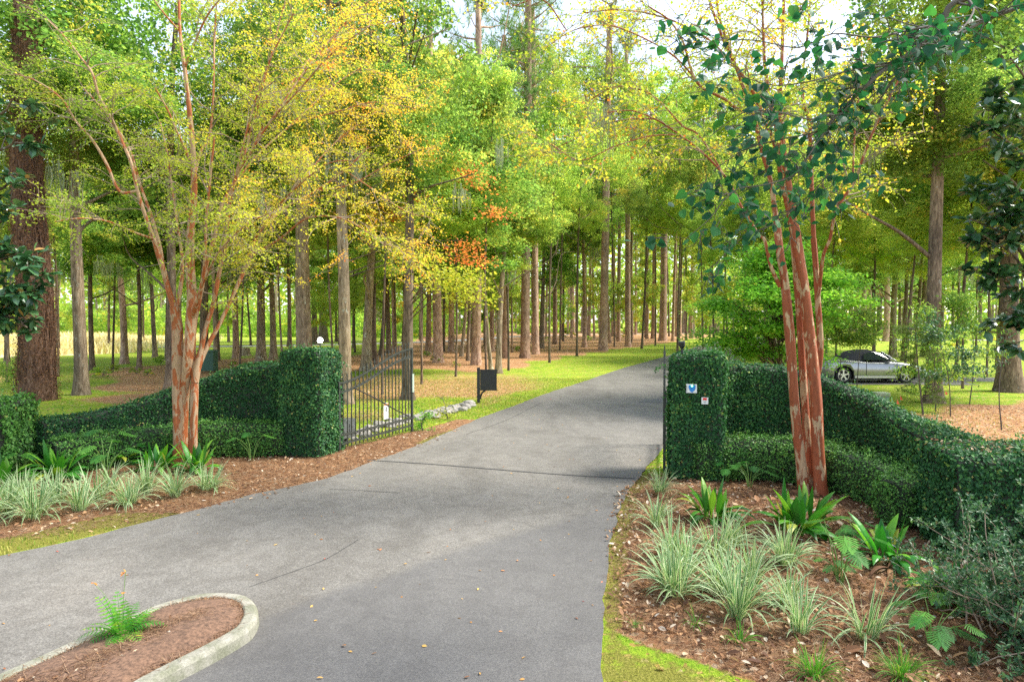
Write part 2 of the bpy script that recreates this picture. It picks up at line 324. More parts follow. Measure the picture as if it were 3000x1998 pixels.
# side lane where the car stands, far lanes
sl = [(7.9,28.4),(11,28.7),(16,28.75),(24,28.2),(45,26)]; sh = [(46,30),(24,32.3),(16,32.8),(12.5,33.1),(9.6,34.5)]
flat('side_lane', [tuple(p) for p in wob(sl, .03, .3)]+[tuple(p) for p in wob(sh, .03, .3, 8)], .012, M['asphalt'])
def ribbon(name, pts, wd, z, mat):
    p = spline(A(*pts), 8); t = norm(np.gradient(p, axis=0)); nn = np.stack([-t[:,1], t[:,0]], 1)*wd/2
    a, b = p+nn, p-nn; n = len(p); v = np.vstack([np.c_[a, np.full(n, z)], np.c_[b, np.full(n, z)]])
    i = np.arange(n-1); return tag(MB().add(v, np.stack([i+n, i+n+1, i+1, i], 1)).obj(name, mat), kind='structure')
ribbon('far_lane', [(-60,66),(-38,70),(-22,76),(-8,92),(0,116),(14,134),(40,146)], 3.4, .016, M['paleroad'])
ribbon('back_lane', [(40,104),(52,98),(66,95),(90,94)], 4.5, .016, M['paleroad'])
# seam across the drive and the repair patch
mb = MB()
def seam(pts, wd, z=.0262):
    p = wob(pts, .008, .1, 9); t = norm(np.gradient(p, axis=0)); nn = np.stack([-t[:,1], t[:,0]], 1)*wd/2; n = len(p)
    v = np.vstack([np.c_[p+nn, np.full(n, z)], np.c_[p-nn, np.full(n, z)]]); i = np.arange(n-1)
    mb.add(v, np.stack([i+n, i+n+1, i+1, i], 1))
seam(gpx([(1078,1351),(1250,1362),(1450,1378),(1650,1394),(1872,1406)]), .055)
seam(gpx([(965,1436),(1060,1441),(1180,1448)]), .012); seam(gpx([(1365,1275),(1440,1250),(1500,1225),(1590,1180)]), .012)
seam(gpx([(730,1725),(860,1680),(960,1640),(1060,1580)]), .007)
tag(mb.obj('road_seam', M['seam']), kind='structure')
tag(MB().add(np.array([list(G(*q)[:2])+[.0255] for q in [(1872,1180),(1960,1182),(1955,1170),(1893,1170)]]), [[0,1,2,3]]).obj('road_patch', plain('patch_asphalt', (.11,.11,.11), .85, nscale=30)), kind='structure')

straw_zones = [
 gpx([(0,1575),(210,1520),(420,1478),(580,1452),(764,1408),(943,1372),(1030,1345),(1121,1310),(1223,1270),(1230,1235),(1330,1215),(1400,1240),(1312,1268),(1223,1306),(1019,1382),(764,1446),(573,1497),(330,1520),(217,1560),(0,1605)])[:0],
 [(-16,7.9),(-6.3,8.2),(-5.0,9.0),(-3.6,10.2),(-3.1,11.3),(-2.7,12.6),(-2.0,14.5),(-1.2,16.8),(-.4,18.6),(-1.6,18.9),(-3.0,15.2),(-3.6,14.4),(-4.6,14.2),(-8.5,14),(-16,13)],
 [(.75,5.9),(.80,6.4),(.9,6.9),(1.1,8.2),(1.45,9.6),(1.8,10.8),(2.3,11.8),(3.4,11.9),(5.2,11.9),(6.2,9),(8,7),(8,2),(2.6,2),(2.0,4.85),(1.5,5.3),(1.1,5.55)],
]
litter_zones = [
 gpx([(1210,1078),(1470,1092),(1560,1062),(1700,1040),(1860,1014),(1990,1002),(2090,984)])+[(50,185),(-20,185),(-12,70),(-12,34)],
 gpx([(340,1085),(480,1068),(760,1045),(960,1070),(1010,1110),(860,1110),(700,1128),(560,1200),(330,1200)]),
 [(9.2,22.5),(12,19.8),(14.5,22.2),(22,24.0),(30,24),(30,2),(7.5,2),(7.2,8),(6.6,12),(7.4,16)],
]
fine = lambda a, b, st, lo, hi, g=1.13: np.concatenate([(-np.cumsum(st*g**np.arange(1,200)))[(-np.cumsum(st*g**np.arange(1,200)))>lo-a][::-1]+a, np.arange(a, b, st), (np.cumsum(st*g**np.arange(0,200)))[(np.cumsum(st*g**np.arange(0,200)))<hi-b]+b])
gx = fine(-13, 15, .11, -420, 420); gy = fine(4, 30, .11, -60, 900)
GX, GY = np.meshgrid(gx, gy); fx, fy = GX.ravel(), GY.ravel()
dr = sdist(fx, fy, coarse_road)
ds = np.maximum.reduce([sdist(fx, fy, z) for z in straw_zones if z]); dl = np.maximum.reduce([sdist(fx, fy, z) for z in litter_zones])
wn = vn(np.c_[fx, fy, 0*fx], .9); wn2 = vn(np.c_[fy, fx, 0*fx], .23)
sm = lambda x: np.clip(x, 0, 1)
m_straw = sm(ds/.35+.5+.3*wn)
m_litter = sm(dl/1.6+.5+.5*wn)*(1-m_straw)
patch = sm((wn*.6+wn2*.8)*.9+.62)*sm((44-fy)/14)*sm((-fx+4)/4)       # thin lawn full of leaves on the left
m_litter = np.maximum(m_litter, .66*patch*(1-m_straw)*(dr<-.8))
m_moss = sm((.17-np.abs(dr+.06))/.10+.25*vn(np.c_[fx,fy,0*fx],5))*sm(.9+.5*wn)*((fx>.3)&(fx<2.6)&(fy<12)|(fx<1.5)&(fy>15)&(fy<18)).astype(float)
m_moss = np.maximum(m_moss, sm(sdist(fx, fy, [(.4,2.5),(.66,5.1),(.80,5.9),(.95,6.6),(1.0,5.9),(1.3,5.55),(1.6,5.3),(1.95,5.0),(2.1,4.2),(2.3,2.5)])/.3+.45)*(.62+.25*vn(np.c_[fx,fy,0*fx],3.3)))
m_moss = np.maximum(m_moss, .9*sm((.55-np.abs(dr+.45))/.3)*((fx<-3.8)&(fy<9.6)))
m_gold = sm((fy-(49-1.02*(fx+37)*-1*-.0))/4)*sm((-8-fx)/6)*0
near_g = sdist(fx, fy, [(-140,40),(-37,49.5),(-32,58),(-40,70),(-42,92),(-60,120),(-140,140)]); m_gold = sm(near_g/2+.5)
cl = np.array([[x, y] for x, y in zip(fx, fy)])
gz = .018*wn*sm((-dr-.4)/1.5)*sm((40-fy)/10)
gz = np.where(dr>-.05, np.minimum(gz, 0)-.0, gz)
v = np.c_[fx, fy, gz]; nx, ny = len(gx), len(gy)
i = (np.arange(ny-1)[:,None]*nx+np.arange(nx-1)[None]).ravel()
mb = MB(); mb.add(v, np.stack([i, i+1, i+nx+1, i+nx], 1))
def ground_mat():
    m, t, n, l = new_mat('ground_cover'); p = n.new('ShaderNodeBsdfPrincipled'); o = n.new('ShaderNodeOutputMaterial'); l.new(p.outputs[0], o.inputs[0])
    g = n.new('ShaderNodeNewGeometry').outputs['Position']
    def at(k):
        a = n.new('ShaderNodeAttribute'); a.attribute_name = k; return a.outputs['Fac']
    n1 = noise(n, l, g, 9, 5, .7); n2 = noise(n, l, g, 1.1, 4, .6); n3 = noise(n, l, g, 45, 3, .7)
    gr = ramp(n, [(.25, (.09,.16,.015)), (.43, (.19,.31,.02)), (.57, (.29,.40,.03)), (.72, (.45,.45,.09))]); l.new(n3.outputs[0], gr.inputs[0])
    g2 = ramp(n, [(.33, (.62,.85,.7)), (.5, (1,1,1)), (.67, (1.35,1.15,1.2))]); l.new(n2.outputs[0], g2.inputs[0]); grass = mix(n, l, 1., gr.outputs[0], g2.outputs[0], 'MULTIPLY')
    vo = n.new('ShaderNodeTexVoronoi'); vo.inputs['Scale'].default_value = 17; vo.inputs['Randomness'].default_value = 1; l.new(g, vo.inputs['Vector'])
    sv = n.new('ShaderNodeSeparateColor'); l.new(vo.outputs['Color'], sv.inputs[0])
    li = ramp(n, [(0, (.22,.10,.05)), (.35, (.50,.235,.10)), (.7, (.62,.34,.16)), (.92, (.68,.46,.26)), (1, (.70,.58,.40))]); l.new(sv.outputs[0], li.inputs[0])
    st = noise(n, l, g, 38, 4, .75, (1,.3,1), 1.5); sr = ramp(n, [(.3, (.045,.024,.015)), (.48, (.14,.075,.042)), (.62, (.27,.155,.085)), (.78, (.50,.34,.21))]); l.new(st.outputs[0], sr.inputs[0])
    def mask(k, nz, amp, lo=.42, hi=.58):
        a = math_(n, l, 'ADD', at(k), math_(n, l, 'MULTIPLY', math_(n, l, 'SUBTRACT', nz, .5), amp))
        r = ramp(n, [(lo, (0,0,0)), (hi, (1,1,1))]); l.new(a, r.inputs[0]); return r.outputs[0]
    # stray leaves all over the lawn
    sl = math_(n, l, 'GREATER_THAN', sv.outputs[1], .84); col = mix(n, l, math_(n, l, 'MULTIPLY', sl, .7), grass, li.outputs[0])
    lm = mask('litter', n1.outputs[0], 1.5, .40, .6); litc = mix(n, l, .28, li.outputs[0], sr.outputs[0]); col = mix(n, l, lm, col, litc)
    col = mix(n, l, mask('straw', n1.outputs[0], .7), col, mix(n, l, .35, sr.outputs[0], li.outputs[0]))
    mo = ramp(n, [(.3, (.11,.10,.025)), (.5, (.21,.21,.035)), (.75, (.36,.31,.09))]); l.new(n3.outputs[0], mo.inputs[0]); col = mix(n, l, mask('moss', n1.outputs[0], .8), col, mo.outputs[0])
    go = ramp(n, [(.3, (.55,.42,.22)), (.7, (.85,.74,.5))]); l.new(n1.outputs[0], go.inputs[0]); col = mix(n, l, mask('gold', n1.outputs[0], .3), col, go.outputs[0])
    l.new(col, p.inputs['Base Color']); p.inputs['Roughness'].default_value = .95; p.inputs['Specular IOR Level'].default_value = .1
    h = math_(n, l, 'ADD', st.outputs[0], n3.outputs[0])
    bp = n.new('ShaderNodeBump'); bp.inputs['Strength'].default_value = .8; bp.inputs['Distance'].default_value = .03; l.new(h, bp.inputs['Height']); l.new(bp.outputs[0], p.inputs['Normal'])
    return m
ground = mb.obj('ground', ground_mat(), smooth=True); tag(ground, kind='structure')
for k, a in (('litter', m_litter), ('straw', m_straw), ('moss', m_moss), ('gold', m_gold)):
    q = ground.data.attributes.new(k, 'FLOAT', 'POINT'); q.data.foreach_set('value', a.astype(np.float32))
# look-ups for scattering on the ground
def gridval(arr, x, y):
    ix = np.clip(np.searchsorted(gx, x)-1, 0, nx-1); iy = np.clip(np.searchsorted(gy, y)-1, 0, ny-1); return arr[iy*nx+ix]

# ------------------------------------------------------------------ clipped walls and hedges
def loft(path, prof, name_seg=None):
    """path rows: x, y, height, half width. prof(h, w) -> closed section (across, z). Returns verts, faces"""
    p = np.asarray(path, float); t = norm(np.gradient(p[:,:2], axis=0)); nn = np.stack([-t[:,1], t[:,0]], 1)
    V = []; k = None
    for q, a in zip(p, nn):
        s = prof(q[2], q[3]); k = len(s); V += [[q[0]+a[0]*c, q[1]+a[1]*c, z] for c, z in s]
    n = len(p); i = np.arange(n-1)[:,None]*k; j = np.arange(k)[None]; j2 = (j+1)%k
    f = np.stack([i+k+j, i+k+j2, i+j2, i+j], -1).reshape(-1,4)
    return np.array(V), f, [list(range(k)), [(n-1)*k+q for q in range(k)][::-1]]
def boxprof(h, w, r=.05):
    return [(-w,0),(-w,h*.5),(-w,h-r),(-w+r,h),(0,h+.005),(w-r,h),(w,h-r),(w,h*.5),(w,0),(0,0)]
def roundprof(h, w):
    return [(-w*.8,0.05),(-w,h*.4),(-w*.98,h*.8),(-w*.75,h*.97),(0,h),(w*.75,h*.97),(w*.98,h*.8),(w,h*.4),(w*.8,.05),(0,.0)]
def cover(rng, V, Fs, dens, size, thick, tmpl=DIAMOND, jit=.8, minz=.02, up=.25):
    """leaf cloud over quads/tris of a core"""
    T = []
    for f in Fs:
        for k in range(1, len(f)-1): T.append((f[0], f[k], f[k+1]))
    T = np.array(T); a, b, c = V[T[:,0]], V[T[:,1]], V[T[:,2]]; cr = np.cross(b-a, c-a); ar = np.linalg.norm(cr, axis=1)/2; nr = norm(cr)
    keep = (ar>1e-6)&(nr[:,2]>-.5); a,b,c,ar,nr = a[keep],b[keep],c[keep],ar[keep],nr[keep]
    n = int(ar.sum()*dens); i = rng.choice(len(ar), n, p=ar/ar.sum()); u, v = rng.random((2,n)); k = u+v>1; u[k], v[k] = 1-u[k], 1-v[k]
    p = a[i]+u[:,None]*(b-a)[i]+v[:,None]*(c-a)[i]; N = nr[i]
    lump = vn(p, 2.3)*.8+vn(p, 8.3)*.4
    off = rng.normal(size=n)*thick*.35+thick*np.clip(.55+.75*lump, .12, 1.6)
    p = p+N*off[:,None]; ok = p[:,2]>minz; p, N, lump, off = p[ok], N[ok], lump[ok], off[ok]; n = len(p)
    Nn = norm(N+jit*rdir(rng, n)+A(0,0,up)); ax = norm(np.cross(Nn, rdir(rng, n))+A(0,0,-.25))
    tint = np.clip(.38+.25*rng.normal(size=n)+.15*lump, 0, .93); q = rng.random(n); tint = np.where(q<.012, rng.uniform(.95, 1, n), tint)
    return p, ax, Nn, size*rng.uniform(.6, 1.35, n), tint
def hedge(name, label, cat, path, prof, mat, leafmat, dens, size, thick, seed, caps=True, part='foliage', core='core', group=None, smoothpath=True, sprigs=0):
    rng = RNG(seed); p = spline(path, 8) if smoothpath else np.asarray(path, float)
    V, f, cp = loft(p, prof); base = A(p[len(p)//2][0], p[len(p)//2][1], 0)
    t = thing(name, label, cat, base, group=group)
    mb = MB(); mb.add(V, f); [mb.add(V[c], [list(range(len(c)))]) for c in cp]
    mb.obj(core, mat, t, origin=base)
    mb = MB(); fs = [list(q) for q in f]+cp
    mb2 = cover(rng, V, fs, dens, size, thick); scatter(mb, DIAMOND, mb2[0], mb2[1], mb2[2], mb2[3], tint=mb2[4], wid=1.15)
    # loose sprigs standing off the surface
    if sprigs:
        s = cover(rng, V, fs, sprigs, size, thick)
        for k in range(len(s[0])):
            L = rng.uniform(.05, .16); d = norm(s[2][k]+A(0,0,.5)); m_ = 7
            q = s[0][k]+d[None]*np.linspace(0, L, m_)[:,None]+rng.normal(size=(m_,3))*.008
            scatter(mb, DIAMOND, q, norm(d+1.0*rdir(rng, m_)), rdir(rng, m_)+A(0,0,.6), size*.9, tint=np.clip(rng.uniform(.4, .95, m_), 0, .94))
    mb.obj(part, leafmat, t, origin=base)
    return t
M['brick'] = plain('dark_old_masonry', (.05,.055,.04), .9, nscale=12)  # wall and pillar core, an even dark green-brown under the leaf cover
M['hedgecore'] = plain('twiggy_hedge_heart', (.018,.028,.014), .95, nscale=25, var=.5)
wallprof = lambda h, w: boxprof(h, w, .06)
cs, sn = math.cos(R(-16)), math.sin(R(-16))
def pillar(label, A0, left, seed):
    ex = A(cs, sn); ey = A(-sn, cs); s = .84
    c0 = A(*A0)+(-ex if left else ex)*s/2+ey*s/2
    p = [[*(c0-ey*s/2), 2.08, s/2],[*(c0-ey*s/4), 2.1, s/2],[*c0, 2.1, s/2],[*(c0+ey*s/4), 2.1, s/2],[*(c0+ey*s/2), 2.08, s/2]]
    return hedge('gate_pillar', label, 'pillar', p, wallprof, M['brick'], M['fig'], 3300, .048, .05, seed, smoothpath=False, core='masonry', part='ivy', sprigs=22), c0
pil_l, PLC = pillar('square gate pillar covered in creeping fig, left of the drive beside the open iron gate', (-3.80,13.36), True, 11)
pil_r, PRC = pillar('fig covered gate pillar right of the drive with a blue shield sign', (2.72,11.62), False, 12)
hedge('garden_wall', 'swooping curved wall under creeping fig between the left gate pillar and the low corner pier', 'wall',
      [(-4.55,14.05,1.78,.16),(-5.3,14.3,1.76,.16),(-6.0,14.25,1.60,.16),(-6.9,13.95,1.28,.16),(-7.6,13.5,1.02,.16),(-8.2,12.9,.92,.16),(-8.5,12.2,.90,.16)], wallprof, M['brick'], M['fig'], 3000, .046, .06, 13, core='masonry', part='ivy', sprigs=18)
hedge('garden_wall', 'swooping fig covered wall running down from the right gate pillar behind the red stemmed tree', 'wall',
      [(3.45,12.0,1.86,.16),(4.1,12.15,1.90,.16),(4.75,12.05,1.86,.16),(5.4,11.75,1.70,.17),(5.82,11.1,1.45,.18),(6.0,10.3,1.22,.2),(6.0,9.5,1.12,.24),(5.95,8.6,1.10,.28)], wallprof, M['brick'], M['fig'], 3300, .044, .06, 14, core='masonry', part='ivy', sprigs=18)
hedge('corner_pier', 'low square leaf covered pier at the left edge before the vine clad trunk', 'pier',
      [(-10.6,11.75,1.32,.45),(-9.6,11.7,1.33,.46),(-8.55,11.75,1.31,.45)], wallprof, M['brick'], M['box'], 2600, .052, .07, 15, smoothpath=False, core='masonry', sprigs=14)
hedge('corner_pier', 'low square pier under creeping fig at the right edge, dry leaves lying on its top', 'pier',
      [(5.12,8.15,1.16,.52),(6.2,7.95,1.18,.54),(7.6,7.7,1.18,.54)], wallprof, M['brick'], M['fig'], 4200, .042, .05, 16, smoothpath=False, core='masonry', part='ivy', sprigs=22)
hedge('boxwood_hedge', 'low clipped boxwood hedge curving in front of the left wall behind the peeling trunk', 'hedge',
      [(-4.62,13.72,.60,.22),(-4.8,13.68,.64,.27),(-5.6,13.65,.66,.28),(-6.6,13.35,.64,.28),(-7.3,12.85,.62,.28),(-7.8,12.3,.60,.28),(-8.1,11.9,.58,.26)], roundprof, M['hedgecore'], M['box'], 2700, .038, .07, 17, sprigs=40)
hedge('boxwood_hedge', 'low clipped boxwood hedge curving in front of the right wall behind the red trunks', 'hedge',
      [(3.1,11.62,.66,.24),(3.8,11.65,.70,.27),(4.55,11.45,.70,.28),(5.1,10.9,.68,.28),(5.38,10.2,.64,.28),(5.42,9.5,.62,.28),(5.2,9.02,.62,.28),(4.98,8.95,.58,.22)], roundprof, M['hedgecore'], M['box'], 3300, .034, .07, 18, sprigs=55)

# ------------------------------------------------------------------ iron gate
M['iron'] = plain('weathered_black_iron', (.055,.06,.05), .55, .4, nscale=9, var=.35)
M['black'] = plain('black_paint', (.018,.018,.02), .5)
M['white'] = plain('white_enamel', (.78,.78,.76), .35)
def gate(label, hinge, end, flip, group=None):
    L = np.linalg.norm(A(*end)-A(*hinge)); ang = math.atan2(end[1]-hinge[1], end[0]-hinge[0])
    t = thing('iron_gate', label, 'gate', (*hinge, 0), ang)
    topz = lambda x: 1.42+.60*(3*(x/L)**2-2*(x/L)**3)
    def rail(name, fz, wd=.035, ht=.03):
        mb = MB(); xs = np.linspace(0, L, 30); k = [(-wd/2,-ht/2),(wd/2,-ht/2),(wd/2,ht/2),(-wd/2,ht/2)]
        V = np.array([[x, a, fz(x)+b] for x in xs for a, b in k]); i = np.arange(29)[:,None]*4; j = np.arange(4)[None]
        mb.add(V, np.stack([i+j, i+(j+1)%4, i+4+(j+1)%4, i+4+j], -1).reshape(-1,4)); mb.add(V[-4:], [[0,1,2,3]]); mb.obj(name, M['iron'], t)
    rail('top_rail', topz); rail('top_rail', lambda x: topz(x)-.20)
    rail('bottom_rail', lambda x: .34+.02*x/L); rail('bottom_rail', lambda x: .15+.02*x/L)
    n = 20
    for i in range(n+1):
        x = L*i/n; mb = MB(); hz = topz(x)+.17
        if i in (0, n): box(mb, (x-.025,-.025,.03), (x+.025,.025,topz(x)+.03)); mb.obj('stile', M['iron'], t); box(mb, (x-.008,-.008,topz(x)), (x+.008,.008,hz)); continue
        box(mb, (x-.009,-.009,.07), (x+.009,.009,hz-.06))
        mb.add(A([x-.014,-.014,hz-.06],[x+.014,-.014,hz-.06],[x+.014,.014,hz-.06],[x-.014,.014,hz-.06],[x,0,hz+.03]), [[0,1,4],[1,2,4],[2,3,4],[3,0,4]])
        mb.add(A([x-.014,-.014,hz-.06],[x+.014,-.014,hz-.06],[x+.014,.014,hz-.06],[x-.014,.014,hz-.06]), [[3,2,1,0]])
        mb.obj('picket', M['iron'], t)
    for nm, fz, rr in (('upper_ring_band', lambda x: topz(x)-.10, .078), ('lower_ring_band', lambda x: .245+.02*x/L, .072)):
        mb = MB()
        for i in range(n):
            x = L*(i+.5)/n; th = np.linspace(0, 2*np.pi, 15); s = (L/n)*.46
            tube(mb, np.stack([x+s*np.cos(th), 0*th, fz(x)+rr*np.sin(th)], 1), .008, 5, cap=False)
        mb.obj(nm, M['iron'], t)
    return t, ang, L
gt, ga, GL = gate('black iron gate leaf with rings and spear pickets standing open left of the drive', (-3.56,14.0), (-2.42,16.45), 0)
mb = MB(); tube(mb, A([.45,-.05,1.28],[1.2,-.05,.98],[2.0,-.05,.62],[2.5,-.05,.42]), .014, 6); mb.obj('brace_cable', M['black'], gt)
mb = MB(); box(mb, (GL-.035,-.045,.98), (GL+.035,-.028,1.42)); mb.obj('latch_plate', plain('pale_green_plate', (.35,.42,.34), .5), gt)
gate('black iron gate leaf seen edge on behind the right gate pillar', (2.72,12.12), (3.30,14.75), 1)
# keep-clear sign hung on the gate
nx_, ny_ = math.cos(ga), math.sin(ga)
def on_gate(x, off, z): return (-3.56+nx_*x+ny_*off, 14.0+ny_*x-nx_*off, z)
t = thing('warning_sign', 'small white sign with an orange band hung on the open iron gate', 'sign', on_gate(1.58,.04,.66), ga)
bevelbox('panel', (.17,.012,.36), M['white'], t, bev=.003); bevelbox('header_band', (.165,.004,.045), plain('orange_band', (.6,.25,.05), .5), t, (0,-.0085,.15), .001)
mb = MB(); tube(mb, A([-.005,-.009,.03],[.02,-.009,.07],[0,-.009,.09]), .011, 6); box(mb, (-.025,-.0105,-.01), (.02,-.0065,.05)); mb.obj('emblem', M['black'], t)
c = on_gate(.62,-.42,0)
t = thing('gate_opener', 'grey gate operator box with a steel arm standing behind the open iron gate', 'gate opener', c, ga)
bevelbox('housing', (.42,.24,.40), plain('grey_box', (.12,.13,.12), .5, nscale=8), t, (.1,0,.36), .015)
for dx in (.02,.1): bevelbox('slot', (.018,.006,.22), M['black'], t, (dx,-.1225,.36), .001)
mb = MB(); tube(mb, A([-.1,0,.42],[-.7,.05,.40]), .035, 10); mb.obj('arm', plain('galvanised_arm', (.5,.5,.47), .4, .5), t)
mb = MB(); tube(mb, A([.1,0,0],[.1,0,.2]), .04, 8); mb.obj('post', M['black'], t)
# lamps on the pillars
t = thing('pillar_lamp', 'lit white spotlight on top of the left gate pillar', 'lamp', tuple(P(938,1016,13.75)-A(0,0,.02)))
mb = MB(); tube(mb, A([0,0,0],[0,0,.09],[.0,.0,.14]), .014, 8); mb.obj('stalk', M['iron'], t)
mb = MB(); tube(mb, A([-.03,.06,.14],[-.02,.02,.145],[.01,-.04,.15],[.02,-.07,.152]), [.02,.04,.052,.056], 14); mb.obj('housing', M['iron'], t)
mb = MB(); tube(mb, A([.021,-.073,.152],[.024,-.082,.1525],[.026,-.09,.153]), [.052,.05,.03], 14); mb.obj('lens', plain('lit_lens', (1,1,1), .3, emit=((1,1,.95), 14)), t)
t = thing('pillar_lamp', 'black spotlight on top of the right gate pillar', 'lamp', tuple(P(1998,1031,11.9)-A(0,0,.03)))
mb = MB(); tube(mb, A([0,0,0],[0,0,.12]), .02, 8); mb.obj('stalk', M['black'], t)
mb = MB(); tube(mb, A([0,0,.09],[0,0,.13],[-.005,0,.19],[-.01,0,.21]), [.03,.05,.062,.06], 12); mb.obj('housing', M['black'], t)
mb = MB(); tube(mb, A([-.01,0,.2105],[-.01,0,.214]), .05, 12); mb.obj('lens', plain('dull_lens', (.45,.47,.5), .2), t)
# ------------------------------------------------------------------ pillar signs
def face_on(u, v, off):                              # point on the front face of the right pillar
    ex = A(cs, sn, 0); ey = A(-sn, cs, 0); d = ray(u, v); o = A(0,0,H); p0 = A(*(PRC-ey[:2]*(.42+off)), 0)
    return o+d*(((p0-o)@ey)/(d@ey))
t = thing('security_sign', 'white plate with a blue shield and a green light on the right gate pillar', 'sign', tuple(face_on(2026,1138,.085)), R(-16))
bevelbox('plate', (.175,.008,.15), M['white'], t, bev=.002)
sv = [(-.055,.055),(.055,.055),(.058,.02),(.045,-.02),(.02,-.055),(0,-.068),(-.02,-.055),(-.045,-.02),(-.058,.02)]
V = np.array([[x+.008,-.005,z] for x,z in sv]+[[x+.008,-.010,z] for x,z in sv]); k = 9
mb = MB(); mb.add(V, [[i,(i+1)%k,k+(i+1)%k,k+i] for i in range(k)]); mb.add(V[k:], [list(range(k))]); mb.obj('shield', plain('blue_shield', (.01,.22,.62), .35), t)
mb = MB(); tube(mb, A([.008,-.010,.042],[.008,-.018,.042]), [.014,.009], 12); mb.obj('light', plain('green_light', (.1,.9,.3), .4, emit=((.15,1,.3), 3)), t)
mb = MB(); tube(mb, A([.008,-.010,-.05],[.008,-.012,-.05]), [.006,.006], 10); mb.obj('rivet', plain('steel_dot', (.5,.5,.6), .4, .5), t)
mb = MB()
for i in range(6): box(mb, (-.083,-.0065,-.055+i*.019), (-.070,-.0042,-.045+i*.019))
mb.obj('lettering', M['black'], t)
t = thing('keypad_sign', 'small white plate with a red block beneath the blue shield sign', 'sign', tuple(face_on(2065,1174,.085)), R(-16))
bevelbox('plate', (.110,.010,.115), M['white'], t, bev=.004); bevelbox('red_block', (.065,.004,.038), plain('red_enamel', (.75,.02,.015), .4), t, (0,-.0075,.03), .001)
mb = MB(); box(mb, (-.02,-.0075,-.03), (.02,-.0054,-.02)); box(mb, (-.028,-.0075,-.012), (.028,-.0054,-.007)); mb.obj('lettering', plain('grey_print', (.25,.25,.27), .6), t)

# ------------------------------------------------------------------ black sign board by the drive
b = G(1402,1181); t = thing('sign_board', 'black square board hung from a black post on the lawn edge by the stones', 'sign', tuple(b), R(2))
s = b[1]/2000
bevelbox('post', (.10,.10,1.17), M['black'], t, (0,0,.585), .008)
bevelbox('board', (.54,.05,.66), M['black'], t, (.325,0,.745), .006)
bevelbox('frame_top', (.56,.065,.035), M['black'], t, (.33,0,1.09), .006); bevelbox('frame_edge', (.03,.065,.64), M['black'], t, (.585,0,.745), .006)
mb = MB(); th = np.linspace(0, np.pi/2, 9)
q = np.array([[.06+.17*(1-np.cos(a)), 0, .13+.27*np.sin(a)] for a in th]); tube(mb, q, .03, 6); mb.obj('bracket', M['black'], t)

# ------------------------------------------------------------------ creek stones
rng = RNG(21)
def stone_mesh(seed, s):
    r = random.Random(seed); bm = bmesh.new(); bmesh.ops.create_icosphere(bm, subdivisions=2, radius=1)
    for v in bm.verts:
        n = v.co.copy(); k = 1+.22*math.sin(n.x*3+seed)+.18*math.sin(n.y*4+seed*2)+.12*r.uniform(-1,1); v.co = Vector((n.x*s[0]*k, n.y*s[1]*k, n.z*s[2]*k))
    me = bpy.data.meshes.new('creek_stone'); bm.to_mesh(me); bm.free(); me.materials.append(M['stone']); return me
M['stone'] = plain('creek_stone_rock', (.31,.285,.25), .8, nscale=6, var=.3, bump=.5)
st_me = [stone_mesh(i, (.16,.11,.07)) for i in range(6)]
bed = [(1010,1285,.7),(1060,1270,.8),(1110,1255,.9),(1160,1240,1.),(1210,1228,1.1),(1255,1222,1.1),(1290,1213,1.),(1320,1204,.8),(1360,1195,.6),(1392,1186,.5)]
for i in range(64):
    k = rng.uniform(0, len(bed)-1); a = int(k); f = k-a; e, g_ = bed[a], bed[min(a+1, len(bed)-1)]
    u = e[0]+(g_[0]-e[0])*f; v = e[1]+(g_[1]-e[1])*f; q = G(u, v)+A(rng.uniform(-.3,.3), rng.uniform(-.62,.62)*e[2], 0)
    o = link('creek_stone', st_me[i%6], None, (q[0], q[1], .03), (rng.uniform(-.2,.2), rng.uniform(-.2,.2), rng.uniform(0,6)), [rng.uniform(.6,1.5)]*3)
    tag(o, 'pale grey field stone in the dry creek between gate and sign board', 'stone', 'stones of the dry creek by the gate')
q = G(1390,1189); o = link('boulder', st_me[2], None, (q[0]-.18, q[1]+.0, .07), (0,0,.5), [1.6]*3); tag(o, 'largest pale stone at the foot of the black sign board post', 'stone')

